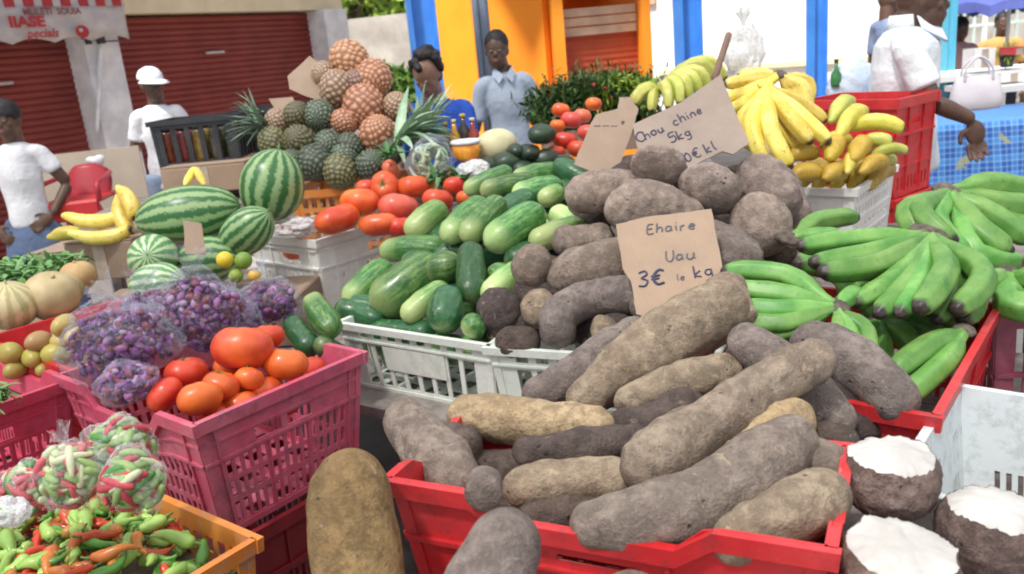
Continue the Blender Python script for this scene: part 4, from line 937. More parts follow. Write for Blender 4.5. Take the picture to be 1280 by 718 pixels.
for px, py, t, r, lab, mat, ax in (
 (303, 435, 1.84, 38, 'largest tomato of all, on top in the pink crate', M_TOM, (.1, .5, 1)),
 (233, 466, 1.84, 27, 'orange tomato at the left top next to the bagged purple pods', M_TOMO, (0, .2, 1)),
 (206, 494, 1.76, 24, 'redder tomato at the far left of the pink crate', M_TOM, (-1, .3, 1)),
 (250, 498, 1.70, 28, 'pale orange tomato with pale bottom nearest the crate corner', M_TOMO, (-.3, .5, .8)),
 (276, 482, 1.76, 25, 'orange tomato between the nearest and the largest one', M_TOMO, (.3, .3, 1)),
 (357, 455, 1.86, 28, 'round orange red tomato at the right rear of the pink crate', M_TOMO, (.2, .4, 1)),
 (311, 474, 1.80, 20, 'small red tomato under the largest one', M_TOM, (.2, .6, .8)),
 (284, 458, 1.86, 18, 'small orange tomato half hidden left of the largest one', M_TOMO, (0, .2, 1)),
 (352, 503, 1.90, 24, 'tomato seen through the hand hole of the pink crate', M_TOMO, (0, .2, 1)),
 (318, 515, 1.78, 24, 'tomato deep in the pink crate left of the hand hole', M_TOM, (0, .2, 1)),
 (390, 480, 1.94, 22, 'tomato low at the right wall of the pink crate', M_TOM, (0, .2, 1)),
 (336, 420, 1.96, 20, 'orange tomato behind the largest one', M_TOMO, (0, .4, 1)),
 (330, 486, 1.84, 24, 'tomato under the round orange red one', M_TOM, (0, .2, 1)),
 (385, 462, 1.98, 22, 'tomato in the far corner of the pink crate', M_TOMO, (0, .2, 1)),
 (300, 505, 1.78, 24, 'tomato behind the rim below the small red one', M_TOMO, (0, .2, 1)),
 (270, 520, 1.76, 24, 'tomato under the nearest pale orange one', M_TOM, (0, .4, 1)),
): tomato(px, py, t + .13, r * .98, lab, mat, ax, group=TA, calyx=(int(r) in (27, 25, 20)))
for px, py, t, r, lab, mat, ax, wd in (
 (422, 274, 3.06, 24, 'broad flat red tomato on the rim of the tall white crate', M_TOM, (-.3, .2, 1), 1.35),
 (449, 253, 3.16, 24, 'red tomato behind the broad flat one', M_TOM, (.1, .3, 1), 1.1),
 (481, 233, 3.26, 19, 'yellow shouldered tomato with its calyx facing out', M_TOMO, (-.1, -1, .35), 1),
 (517, 234, 3.28, 20, 'round red tomato right of the yellow shouldered one', M_TOM, (0, .3, 1), 1),
 (498, 260, 3.12, 24, 'pinkish tomato in the middle of the tall white crate heap', M_TOMP, (.2, .4, 1), 1.1),
 (547, 250, 3.16, 19, 'orange tomato next to the palest cucumber', M_TOMO, (.2, .3, 1), 1),
 (567, 232, 3.26, 15, 'small red tomato by the wrapped cabbage', M_TOM, (0, .3, 1), 1),
 (583, 247, 3.2, 13, 'small shaded tomato at the right end of the heap', M_TOM, (0, .3, 1), 1),
 (474, 281, 3.02, 20, 'shaded tomato low behind the crate rim', M_TOM, (0, .3, 1), 1.2),
 (500, 284, 3.02, 17, 'shaded red tomato beside the palest cucumber', M_TOM, (0, .3, 1), 1),
 (489, 212, 3.44, 14, 'long pink tomato lying behind the yellow shouldered one', M_TOMP, (1, .2, .5), 1.2),
 (372, 314, 3.32, 15, 'tomato seen through the hand hole of the tall white crate', M_TOMP, (0, .3, 1), 1.2),
 (460, 236, 3.34, 16, 'reddish tomato at the back left of the heap', M_TOM, (0, .3, 1), 1.),
): tomato(px, py, t, r, lab, mat, ax, group=TB, calyx=(r in (19, 15)), wide=wd)
TC = 'wrapped tomatoes beside the herbs'
for i, (px, py, r, m_, lab) in enumerate((
 (701, 138, 12, M_TOM, 'bright red tomato at the top left of the far pile'), (742, 130, 11, M_TOM, 'bright red tomato at the top right of the far pile'),
 (728, 145, 12, M_TOMP, 'pink tomato behind the left cardboard sign'), (714, 150, 14, M_TOMP, 'salmon pink tomato in the middle of the far pile'),
 (697, 157, 10, M_TOM, 'deep red tomato under the top left one of the far pile'), (735, 166, 14, M_TOMP, 'pink tomato tucked against the cardboard sign edge'),
 (706, 176, 15, M_TOMO, 'pale orange tomato low in the far pile'), (722, 186, 14, M_TOMO, 'salmon orange tomato at the foot of the far pile'), (695, 190, 11, M_TOMO, 'small orange tomato at the lower left of the far pile'))):
    tomato(px, py, 3.7 - .004 * (py - 130), r, lab, m_, (.2, .2, 1), group=TC, calyx=(i in (0, 6)))

# ---- watermelons, melons, mangoes
def melon(name, label, cat, px, py, t, rl, rw, d, mat, amp=.03, group=None, seed=0, seg=36, stem=True):
    """ellipsoid, long axis along d (world)"""
    p = PD(px, py, t); d = np.array(d, float); d /= np.linalg.norm(d); Mx = align(d); a = PX(rl, t); b_ = PX(rw, t)
    q = MB(); ball(q, p, (b_, b_, a), seg, 26, M=Mx, amp=amp * b_, fr=7, seed=seed)
    if stem: sweep(q, [p + d * a * .97, p + d * a * 1.06 + np.array([0, 0, .01])], b_ * .035, 6, 4, ends=(0, 1))
    return solo(q, name, mat, label, cat, group)
WG = 'watermelons stacked on the left'
melon('watermelon', 'dark striped watermelon lying level behind the small cardboard tag', 'watermelon', 235, 268, 3.02, 64, 36, (1, .1, .05), M_WMEL, group=WG)
melon('watermelon', 'large striped watermelon on top, tilted against the pineapples', 'watermelon', 340, 232, 3.10, 46, 40, (.35, .1, 1), M_WMEL, group=WG, seed=2)
melon('watermelon', 'watermelon wedged under the tilted one beside the tall white crate', 'watermelon', 308, 290, 2.92, 42, 28, (.8, -.2, .55), M_WMEL, group=WG, seed=3)
melon('watermelon', 'pale watermelon at the lower left of the watermelon stack', 'watermelon', 192, 322, 2.86, 34, 30, (.2, -1, .3), M_WMELP, group=WG, seed=4)
melon('watermelon', 'palest watermelon just above the bagged purple pods', 'watermelon', 197, 355, 2.66, 38, 26, (1, -.3, .1), M_WMELP, group=WG, seed=5)
melon('watermelon', 'shaded watermelon under the level dark striped one', 'watermelon', 262, 325, 2.92, 40, 30, (1, 0, 0), M_WMEL, group=WG, seed=6)
melon('cantaloupe', 'ribbed cantaloupe at the left edge', 'melon', 12, 382, 2.72, 30, 34, (.2, -.2, 1), M_CANT, 0, 'melons behind the mango crate')
def pumpk(px, py, t, r, fl, label, mat, lobes=10, dep=.06, ax=(0, 0, 1), nm='melon', cat='melon', group='melons behind the mango crate'):
    p = PD(px, py, t); rr = PX(r, t); q = MB(); Mx = align(ax)
    ball(q, p, (rr, rr, rr * fl), 44, 20, fn=lambda a, ph: 1 + dep * math.sin(ph) * (abs(math.cos(lobes * a / 2)) - .6) - .12 * math.exp(-(ph / .3) ** 2), M=Mx, amp=.02 * rr)
    top = p + Mx @ np.array([0, 0, rr * fl * .86]); sweep(q, [top, top + Mx @ np.array([.1 * rr, 0, .16 * rr])], rr * .08, 6, 4)
    return solo(q, nm, mat, label, cat, group)
M_MEL2 = plain("smooth_melon_skin", (.56, .46, .26), (.42, .33, .17), 10, .55, .2, 60)
pumpk(64, 370, 2.8, 33, .92, 'smooth buff melon right of the ribbed cantaloupe', M_MEL2, 8, .03, (.4, -.3, 1))
pumpk(98, 345, 2.95, 22, .85, 'small tan melon in front of the brown carton', plain("tan_melon_skin", (.52, .36, .17), (.42, .27, .12), 12, .55, .2, 60), 6, .05)
pumpk(78, 362, 2.9, 26, .85, 'buff melon hidden between the smooth and the small tan one', M_MEL2, 6, .05)
M_MANG = plain("mango_green", (.36, .40, .07), (.42, .26, .07), 8, .4, .1, 60, .15, .5, 3, .3, .7)
M_MANR = plain("mango_red", (.46, .22, .13), (.42, .30, .10), 8, .4, .1, 60, .15, .5, 3, .3, .7)
M_MANY = plain("mango_yellow", (.58, .48, .17), (.50, .38, .12), 8, .4, .1, 60, .15, .5, 3, .3, .7)
for px, py, r, m_, lab in ((12, 442, 17, M_MANG, 'green mango at the left edge of the red crate'), (40, 448, 15, M_MANG, 'green mango second from the left edge'),
   (73, 442, 18, M_MANG, 'yellow green mango right in the corner of the red crate'), (48, 427, 15, M_MANR, 'reddish mango in the middle of the red crate'),
   (75, 428, 12, M_MANY, 'pale yellow mango above the yellow green one'), (80, 407, 16, M_MANY, 'buff mango resting on the rim next to the purple bag'),
   (20, 462, 14, M_MANG, 'green mango low in the red crate'), (95, 420, 12, M_MANY, 'buff mango half hidden by the purple bag'), (55, 462, 12, M_MANG, 'green mango end against the crate front')):
    q = MB(); p = PD(px, py, 2.32); r_ = PX(r, 2.32); ball(q, p, (r_ * 1.15, r_ * .85, r_ * .85), 18, 12, amp=.1 * r_, fr=20, seed=px, M=rotv((0, 0, 1), px)); solo(q, 'mango', m_, lab, 'mango', 'mangoes in the red crate')

# ---- pineapples: real eyes in a spiral lattice
def pine_mesh(q, c, r, fl, Mx, seed):
    def jit(a, ph): 
        P_ = Vector((math.sin(ph) * math.cos(a), math.sin(ph) * math.sin(a), math.cos(ph))) * 1.7; return .45 * mnoise.noise(P_), .45 * mnoise.noise(P_ + Vector((9, 0, 0)))
    def f(a, ph):
        ja, jb = jit(a, ph); u = a / (2 * PI) * 12 + ja; v = ph / PI * 8.0 + jb
        x = (u + v) % 1 - .5; y = (u - v) % 1 - .5
        e = max(0, 1 - (abs(x) ** 2.4 + abs(y) ** 2.4) * 7.0); s = math.sin(ph)
        tipb = .06 * max(0, 1 - (x * x + y * y) * 60)
        return 1 + (s ** .6 if s > 0 else 0) * (.055 * e + tipb * .9 - .02)
    n0 = len(q.v); ball(q, c, (r, r, r * fl), 90, 52, fn=f, M=Mx)
    # sw.x holds the eye height so the skin colour can follow the real relief
    for i in range(53):
        for j in range(90):
            a = 2 * PI * j / 90; ph = PI * i / 52; ja, jb = jit(a, ph); u = a / (2 * PI) * 12 + ja; v = ph / PI * 8.0 + jb
            x = (u + v) % 1 - .5; y = (u - v) % 1 - .5; q.sw[n0 + i * 90 + j] = (max(0, 1 - (abs(x) ** 2.4 + abs(y) ** 2.4) * 7.0), math.sqrt(x * x + y * y), i / 52)
def mat_pine(name, eye, gap, tip):
    m, n, l, p = nt(name); co, r = objco(n, l); av, sw = swv(n, l)
    c = ramp(n, l, mth(n, l, 'ADD', sw[0], mth(n, l, 'MULTIPLY', nz(n, l, co, 60, 3), .3)), [(.25, gap), (.75, eye)])
    c = mixc(n, l, ramp(n, l, sw[1], [(.07, .9), (.17, 0.)]), c, tip)
    c = mixc(n, l, ramp(n, l, nz(n, l, co, 12, 3), [(.5, 0.), (.7, .5)]), c, tuple((a + b_) / 2 for a, b_ in zip(eye, gap)))
    c = hsv(n, l, c, rnd(n, l, r, .485, .515), 1, rnd(n, l, r, .8, 1.2)); l.new(c, p.inputs['Base Color']); p.inputs['Roughness'].default_value = .4
    bump(n, l, p, nz(n, l, co, 150, 3), .3, .003); return m
M_PG = mat_pine("pineapple_green", (.13, .165, .11), (.03, .045, .03), (.42, .44, .36))
M_PGB = mat_pine("pineapple_olive", (.20, .20, .085), (.06, .05, .03), (.36, .32, .2))
M_PO = mat_pine("pineapple_orange", (.62, .31, .17), (.24, .10, .06), (.80, .68, .56))
M_PB = mat_pine("pineapple_brown", (.42, .27, .19), (.15, .09, .065), (.70, .60, .50))
protoP = {}
for k, mm in (('g', M_PG), ('o', M_PO), ('b', M_PB), ('l', M_PGB)):
    q = MB(); pine_mesh(q, (0, 0, 0), 1, 1.12, None, 0); me = q.mesh('pineapple'); me.materials.append(mm); protoP[k] = me
for px, py, r, k, lab in (
 (437, 76, 24, 'o', 'topmost pineapple of the pyramid'), (467, 98, 23, 'o', 'orange pineapple just below and right of the topmost'), (421, 112, 22, 'b', 'brown pineapple beside the propped square cardboard'),
 (455, 134, 26, 'o', 'biggest orange pineapple in the centre of the pyramid'), (472, 169, 23, 'o', 'reddest pineapple at the right foot of the orange group'), (430, 153, 16, 'o', 'small orange pineapple left of the biggest one'),
 (496, 134, 17, 'b', 'brown pineapple at the right edge by the striped leaves'), (371, 146, 18, 'l', 'green pineapple under the square cardboard'), (399, 145, 20, 'g', 'dark glossy pineapple below the brown one'),
 (341, 178, 18, 'l', 'leftmost green pineapple beside the spiky leaves'), (375, 178, 21, 'l', 'green pineapple second from the left in the middle row'), (410, 181, 18, 'g', 'dark pineapple under the dark glossy one'),
 (437, 184, 17, 'g', 'dark green pineapple left of the reddest one'), (393, 204, 22, 'g', 'dark pineapple at the bottom left above the orange crate'), (425, 215, 21, 'l', 'olive pineapple at the bottom centre above the orange crate'),
 (464, 208, 20, 'g', 'dark green pineapple at the bottom right of the pyramid'), (346, 152, 15, 'b', 'brownish pineapple under the lower cardboard scrap'), (404, 92, 15, 'b', 'shaded pineapple behind the topmost'),
 (430, 196, 16, 'g', 'shaded pineapple between the bottom two'), (365, 205, 17, 'g', 'shaded pineapple touching the tilted watermelon'), (448, 105, 18, 'b', 'shaded pineapple in the gap between the upper three'), (490, 190, 15, 'g', 'shaded pineapple behind the wrapped cabbage')):
    t = 3.52 + (215 - py) * .0022; p = PD(px, py, t); rr = PX(r, t); o = link('pineapple', protoP[k], None, p); o.scale = (rr, rr, rr)
    rs = random.Random(px); o.rotation_euler = (rs.uniform(-.9, .9) - .5, rs.uniform(-.6, .6), rs.uniform(0, 6)); tag(o, lab, 'pineapple', 'pineapples stacked in a pyramid')
def blade(q, p0, d, L, wd, curl, nseg=6, up=(0, 0, 1), keel=.25):
    """long pointed strap leaf with a folded middle"""
    d = np.array(d, float); d /= np.linalg.norm(d); p = np.array(p0, float); V = []; side = np.cross(d, up); side /= np.linalg.norm(side) + 1e-9
    for i in range(nseg + 1):
        s = i / nseg; wv_ = wd * (1 - s) ** .7 * (.75 + .5 * s if s < .5 else 1.0); nn = np.cross(side, d)
        V += [p - side * wv_ / 2, p - nn * wv_ * keel, p + side * wv_ / 2]
        p = p + d * L / nseg; d = d + np.array([0, 0, -curl / nseg]); d /= np.linalg.norm(d)
    q.add(V, [(3 * i + k, 3 * i + k + 1, 3 * i + k + 4, 3 * i + k + 3) for i in range(nseg) for k in (0, 1)])
M_PLEAF = plain("pineapple_leaf", (.44, .58, .42), (.20, .34, .20), 9, .45, .2, 60, .15); M_PLEAFD = plain("pineapple_leaf_grey", (.34, .46, .36), (.16, .26, .18), 9, .5, .2, 60, .15)
def crownleaf(label, px, py, t, dirs, L, wd, mat, n, seed, spread=.5, name='spiky_leaves', cat='pineapple leaves', curl=.5):
    p = PD(px, py, t); th = thing(name, label, cat, p); rs = np.random.RandomState(seed)
    for k in range(n):
        d = np.array(dirs) + rs.normal(size=3) * spread; q = MB(); blade(q, rs.normal(size=3) * .012, d, L * rs.uniform(.6, 1.1), wd * rs.uniform(.7, 1.2), curl * rs.uniform(.4, 1.6))
        q.build('leaf', mat, th)
crownleaf('spiky grey green crown of leaves pointing left of the pyramid', 330, 155, 3.62, (-1, -.25, .12), .20, .03, M_PLEAFD, 22, 3, .5)
crownleaf('second spiky crown just above the tilted watermelon', 322, 142, 3.7, (-.8, -.1, .6), .15, .025, M_PLEAFD, 12, 4, .5)
crownleaf('big sheaf of long pale green leaves sweeping right of the pineapples', 500, 172, 3.5, (.9, -.1, .25), .27, .055, M_PLEAF, 40, 5, .4, curl=.9)
crownleaf('long pale leaves rising behind the crouching woman arm', 525, 165, 3.7, (.45, .1, .8), .26, .05, M_PLEAF, 18, 6, .4, curl=.9)
crownleaf('bright green tuft of leaves beside the wrapped cabbage', 490, 192, 3.35, (.1, -.3, .5), .09, .03, plain("leaf_vivid", (.08, .34, .07), (.04, .2, .04), 9, .5, .2, 60), 14, 7, .8)

# ---- bananas
def hand(label, crown, tips, rpx, mat, bulge=(0, 0, .25), name='banana_hand', group=None, crown_r=1.6, lobn=5, cmat=M_CROWN, stubs=True, tippx=None, tap=.55):
    """a bunch: crown at a surveyed pixel, fruits curving out to surveyed tips"""
    c = PD(*crown); th = thing(name, label, 'bananas', c, 0, group); o = c
    q = MB(); r0 = PX(rpx, crown[2]); sweep(q, [(0, 0, r0 * .5), (0, .3 * r0, -r0 * .4)], r0 * crown_r, 10, 6, .7, amp=r0 * .25, fr=30); q.build('crown', cmat, th)
    for i, tp in enumerate(tips):
        e = PD(*tp[:3]) - o; rr = .94 * PX(tp[3] if len(tp) > 3 else rpx, tp[2]); L = np.linalg.norm(e)
        bl = np.array(tp[4] if len(tp) == 5 else bulge) * L; a = e * .14
        if len(tp) > 5:
            md_ = PD(*tp[4:7]) - o; pts = [e * .0 + md_ * .04, md_ * .42, md_, md_ + (e - md_) * .62 + (md_ - e * .5) * .18, e]; dd = e - pts[3]
        else: pts = [e * .03, e * .16 + bl * .35, e * .42 + bl * .95, e * .75 + bl * .85, e]; dd = e - (e * .75 + bl * .85)
        if True: pass; dd /= np.linalg.norm(dd); pts.append(e + dd * rr * .55)
        q = MB(); sweep(q, pts, [rr * .5, rr * .55, rr * .95, rr, rr * 1.0, rr * .92, rr * .5, rr * .3], 20, 20, .5, lob=.085, lobn=lobn, amp=rr * .05, fr=30, seed=i)
        q.build('banana', mat, th)
    return th
GB = 'bunches of green bananas in the right red crate'
hand('green banana bunch fanning out in the centre of the red crate', (1163, 294, 2.0),
 [(1002, 308, 2.0, 14, 1080, 298, 2.02), (1018, 328, 1.92, 15, 1090, 316, 1.96), (1030, 340, 1.86, 16, 1105, 328, 1.9), (1068, 378, 1.80, 14, 1122, 345, 1.86), (1098, 392, 1.76, 15, 1138, 350, 1.84), (1125, 392, 1.74, 14, 1150, 350, 1.82), (1150, 385, 1.72, 18, 1182, 335, 1.84), (1196, 386, 1.76, 18, 1228, 340, 1.86), (1205, 400, 1.80, 16, 1218, 350, 1.9), (1170, 400, 1.8, 14, 1190, 350, 1.88)],
 16, M_BANG, group=GB)
hand('green banana bunch at the left with its dark crown toward the viewer', (1045, 385, 1.76),
 [(908, 340, 1.90, 15, 985, 345, 1.86), (915, 362, 1.84, 15, 980, 368, 1.80), (925, 385, 1.80, 15, 985, 388, 1.76), (930, 402, 1.78, 15, 985, 405, 1.74), (952, 425, 1.76, 12, 1000, 408, 1.74), (1083, 462, 1.62, 14, 1082, 415, 1.72), (1062, 462, 1.64, 13, 1064, 420, 1.70), (1040, 452, 1.66, 12, 1050, 420, 1.7), (1072, 366, 1.86, 12, 1060, 372, 1.8)],
 14, M_BANG, group=GB, crown_r=1.25)
hand('green banana bunch at the upper right with fruits hanging toward the front', (1186, 240, 2.18),
 [(1152, 300, 2.06, 17, 1138, 262, 2.12), (1205, 318, 2.02, 17, 1168, 275, 2.1), (1190, 300, 2.0, 15, 1150, 262, 2.08), (1258, 312, 2.04, 18, 1222, 286, 2.08), (1285, 300, 2.1, 16, 1240, 270, 2.14), (1300, 258, 2.16, 16, 1245, 254, 2.18), (1310, 246, 2.22, 16, 1240, 230, 2.22), (1290, 285, 2.14, 15, 1240, 268, 2.18), (1270, 325, 2.06, 16, 1215, 312, 2.04)],
 16, M_BANG, group=GB, crown_r=1.1)
hand('pair of green bananas low against the right wall of the red crate', (1205, 415, 1.76), [(1118, 466, 1.66, 17, 1165, 430, 1.72), (1128, 500, 1.60, 17, 1180, 455, 1.68)], 14, M_BANG, group=GB, crown_r=1)
hand('green bananas at the right edge over the wine coloured crate', (1262, 345, 1.98), [(1208, 355, 1.92, 15, 1238, 350, 1.95), (1320, 385, 1.84, 20, 1262, 380, 1.88), (1320, 350, 1.9, 16, 1290, 348, 1.94)], 13, M_BANG, group=GB)
hand('single green banana lying up against the white plantain crate', (990, 298, 2.26), [(1068, 272, 2.36, 13, 1020, 278, 2.32), (1048, 296, 2.2, 12, 1020, 296, 2.24)], 12, M_BANG, group=GB)
hand('shaded green bananas deep in the red crate', (1100, 400, 1.94), [(1150, 450, 1.84, 16, 1130, 420, 1.9), (1100, 470, 1.8, 16, 1100, 440, 1.86), (1180, 430, 1.88, 16, 1150, 410, 1.92), (1060, 440, 1.86, 15, 1080, 420, 1.9), (1215, 405, 1.92, 16, 1170, 395, 1.95), (1000, 330, 2.1, 18, 1050, 340, 2.1), (1090, 345, 2.06, 20, 1060, 350, 2.0)], 13, M_BANG, group=GB)
hand('shaded green bananas under the front left bunch', (1010, 400, 1.95), [(950, 440, 1.85, 15, 980, 425, 1.9), (1000, 460, 1.8, 15, 1000, 430, 1.88), (920, 415, 1.95, 15, 960, 410, 1.95)], 13, M_BANG, group=GB)
YB = 'ripe banana bunches around the white plantain crate'
hand('yellow banana bunch hanging down with its fruits pointing at the viewer', (958, 108, 2.92),
 [(956, 202, 2.76, 11, 940, 155, 2.8), (986, 208, 2.72, 11.5, 962, 158, 2.76), (1012, 176, 2.78, 11, 985, 145, 2.82), (1034, 176, 2.80, 10.5, 1002, 146, 2.84), (998, 186, 2.86, 10, 978, 160, 2.86), (944, 186, 2.9, 10, 928, 150, 2.9), (1030, 150, 2.94, 9, 1000, 128, 2.94)], 12, M_BANY, group=YB, crown_r=.9, cmat=M_BANM)
hand('yellow banana bunch behind the hanging one', (975, 94, 3.02),
 [(1004, 146, 2.98, 11, 1003, 112, 3.0), (990, 140, 3.0, 11, 990, 112, 3.02), (908, 105, 3.04, 9, 940, 100, 3.04), (906, 122, 3.0, 9, 935, 115, 3.02), (912, 138, 2.96, 9, 935, 125, 3.0), (1010, 126, 3.06, 9, 1008, 102, 3.06), (925, 95, 3.1, 8, 950, 92, 3.08)], 11, M_BANY, group=YB, cmat=M_CROWN, crown_r=.9)
hand('greenish yellow banana bunch left of the large price sign', (822, 112, 3.2),
 [(850, 128, 3.06, 8, (.1, -.1, .3)), (862, 122, 3.08, 8, (.1, -.1, .35)), (874, 116, 3.1, 8, (.1, -.1, .35)), (886, 112, 3.12, 8, (.1, -.1, .35)), (896, 104, 3.16, 8, (.1, 0, .35)), (836, 134, 3.06, 8, (.05, -.1, .25)), (815, 138, 3.1, 7, (-.05, -.1, .1)), (794, 128, 3.16, 9, (-.1, 0, .15)), (800, 118, 3.24, 8, (-.1, 0, .2)), (905, 98, 3.2, 8, (.1, 0, .3))], 9, M_BANL, group=YB, crown_r=1.4)
PB = 'plantains heaped in the white crate'
def loose(label, a, b_, r, mat, bulge=(0, 0, .12), name='plantain', group=PB, cat='plantain'):
    A1, B1 = PD(*a), PD(*b_); e = B1 - A1; bl = np.array(bulge) * np.linalg.norm(e); rr = PX(r, a[2])
    d2 = e / np.linalg.norm(e)
    q = MB(); sweep(q, [A1 - d2 * rr * .8, A1 + bl * .1, A1 + e * .3 + bl, A1 + e * .7 + bl, B1, B1 + d2 * rr * .6], [rr * .25, rr * .6, rr, rr * 1.02, rr * .85, rr * .2], 15, 18, .5, lob=.05, amp=rr * .05, fr=30); solo(q, name, mat, label, cat, group)
loose('yellow plantain pointing right over the crate rim', (1065, 160, 2.95), (1126, 160, 2.9), 10, M_BANM)
loose('yellow plantain just above the crate rim pointing up left', (1050, 168, 2.9), (1078, 140, 3.0), 11, M_BANM)
loose('plantain at the back standing against the red crate', (1040, 150, 3.0), (1062, 128, 3.1), 10, M_BANL)
loose('green tipped plantain poking right beyond the crate', (1078, 180, 2.9), (1112, 178, 2.86), 9, M_BANL)
loose('thin green plantain lying over the right rim', (1090, 196, 2.86), (1132, 188, 2.84), 7, M_BANL)
loose('brown yellow plantain at the left end of the top row', (990, 197, 2.84), (1018, 192, 2.86), 11, M_BANO)
loose('dark orange plantain seen end on in the middle', (1038, 196, 2.8), (1048, 184, 2.92), 13, M_BANO)
loose('orange plantain seen end on right of the middle', (1068, 198, 2.8), (1082, 184, 2.92), 13, M_BANO)
loose('brown plantain lying on the front rim at the left', (990, 222, 2.8), (1022, 218, 2.82), 12, M_BANO)
loose('brown plantain lying on the front rim in the middle', (1034, 222, 2.78), (1052, 216, 2.84), 12, M_BANO)
loose('yellow brown plantain end on the front rim corner', (1060, 214, 2.78), (1068, 196, 2.88), 9, M_BANM)
loose('brown orange plantain at the right rim of the crate', (1080, 214, 2.8), (1104, 204, 2.86), 11, M_BANO)
loose('pale plantain between the hanging bunch and the top row', (1030, 182, 2.88), (1060, 176, 2.94), 9, M_BANM)
loose('green edged plantain under the one pointing right', (1090, 210, 2.9), (1116, 200, 2.92), 9, M_BANL)
for k in range(5): loose('shaded plantain inside the white crate', (1000 + 22 * k, 232, 2.95), (1030 + 20 * k, 212, 3.1), 13, M_BANO)
LB = 'yellow bananas on the brown carton'
loose('yellow banana lying in front on the carton, brown end at right', (92, 292, 3.26), (160, 288, 3.3), 9, M_BANY, (0, 0, -.12), 'banana', LB, 'banana')
loose('yellow banana curving behind the front one', (84, 270, 3.4), (146, 272, 3.4), 9, M_BANY, (0, 0, -.10), 'banana', LB, 'banana')
loose('yellow banana standing up at the right end of the carton', (150, 238, 3.4), (168, 270, 3.36), 10, M_BANY, (.08, 0, .05), 'banana', LB, 'banana')
loose('yellow banana curling toward the watermelon', (148, 250, 3.44), (160, 290, 3.38), 10, M_BANY, (-.05, 0, 0), 'banana', LB, 'banana')
loose('speckled yellow banana at the left corner of the carton', (66, 296, 3.3), (98, 292, 3.3), 9, M_BANM, (0, 0, .05), 'banana', LB, 'banana')
loose('yellow banana on the left side of the pair standing on the level watermelon', (232, 230, 3.3), (242, 212, 3.4), 5, M_BANY, (0, 0, 0), 'banana', LB, 'banana')
loose('yellow banana on the right side of the pair standing on the level watermelon', (255, 230, 3.3), (245, 212, 3.4), 5, M_BANY, (0, 0, 0), 'banana', LB, 'banana')
for px, py, r, c, lab in ((281, 325, 11, (.72, .55, .04), 'round yellow fruit beside the tall white crate'), (304, 326, 11, (.20, .33, .05), 'green citrus fruit touching the tall white crate'), (295, 345, 9, (.30, .42, .06), 'yellow green citrus fruit above the purple bag'), (318, 345, 8, (.75, .45, .07), 'small orange fruit at the foot of the tall white crate')):
    q = MB(); ball(q, PD(px, py, 2.66), PX(r, 2.66), 18, 12, amp=.001); solo(q, 'citrus_fruit', plain("citrus_%d" % px, c, tuple(v * .8 for v in c), 12, .4, .4, 300), lab, 'fruit')

# ---- chili heap in the orange crate
M_CHR = plain("chili_red", (.66, .045, .03), (.58, .09, .03), 8, .25, .1, 60, .15); M_CHG = plain("chili_green", (.40, .58, .14), (.26, .48, .10), 8, .3, .1, 60, .2); M_CHO = plain("chili_orange", (.68, .17, .04), (.5, .25, .06), 8, .28, .1, 60, .15)
M_CHD = plain("chili_deep_green", (.13, .36, .06), (.09, .27, .05), 8, .3, .1, 60, .2)
rsC = random.Random(9); chm = {}
for key, mm, r in (('red', M_CHR, .009), ('green', M_CHG, .012), ('orange', M_CHO, .010), ('deep green', M_CHD, .010)):
    for v in range(4):
        L = rsC.uniform(.055, .085); q = MB(); b1, b2 = rsC.uniform(-.02, .02), rsC.uniform(-.015, .015)
        sweep(q, [(-L / 2, 0, 0), (-L * .2, b1 * .7, b2 * .3), (L * .15, b1, b2), (L / 2, b1 * .2, 0)], [r * .9, r * 1.15, r, r * .65, r * .25], 10, 12, .7, amp=r * .3, fr=60, seed=v)
        n1 = len(q.f); sweep(q, [(-L / 2 + .003, 0, 0), (-L / 2 - .008, .002, .002), (-L / 2 - .016, .006, .004)], [r * .55, r * .22, r * .2], 7, 6, .6); q.mi[n1:] = [1] * (len(q.f) - n1)
        me = q.mesh('chili_' + key.replace(' ', '_')); me.materials.append(mm); me.materials.append(M_CALYX); chm[key, v] = me
cDl = np.array(cD.location); MD = yaw(cD.rotation_euler[2])
def put(me, p, label, cat, grp, nm, rs, tilt=.5, sc=1.0):
    o = link(nm, me, None, p); o.rotation_euler = (rs.uniform(-tilt, tilt), rs.uniform(-tilt, tilt), rs.uniform(0, 6.28)); s_ = rs.uniform(.74, 1.08) * sc; o.scale = (s_, s_, s_); tag(o, label, cat, grp)
for i in range(290):
    lx = rsC.uniform(-.28, .28); ly = rsC.uniform(-.18, .18); lz = .235 + .05 * (1 - (ly / .2) ** 2) * (.6 + .4 * math.cos(lx * 8)) + rsC.uniform(-.02, .014)
    if lx > .14: lz -= (lx - .14) * .55
    p = cDl + MD @ np.array([lx, ly, lz]); key = rsC.choices(['red', 'green', 'orange', 'deep green'], [.34 if lx < .10 else .14, .40, .12, .14])[0]
    put(chm[key, rsC.randrange(4)], p, key + ' chili pepper in the loose heap in the orange crate', 'chili pepper', 'loose %s chili peppers in the orange crate' % key, 'chili_pepper', rsC, .45)
q = MB(); q.box((0, 0, 0), (.54, .35, .02), 0); o = tag(q.build('sack_liner', plain("brown_liner", (.16, .13, .08), None, 12, .9, .5), smooth=False), 'brown liner under the loose chili peppers in the orange crate', 'liner'); o.location = cDl + np.array([0, 0, .205]); o.rotation_euler = (0, 0, cD.rotation_euler[2])

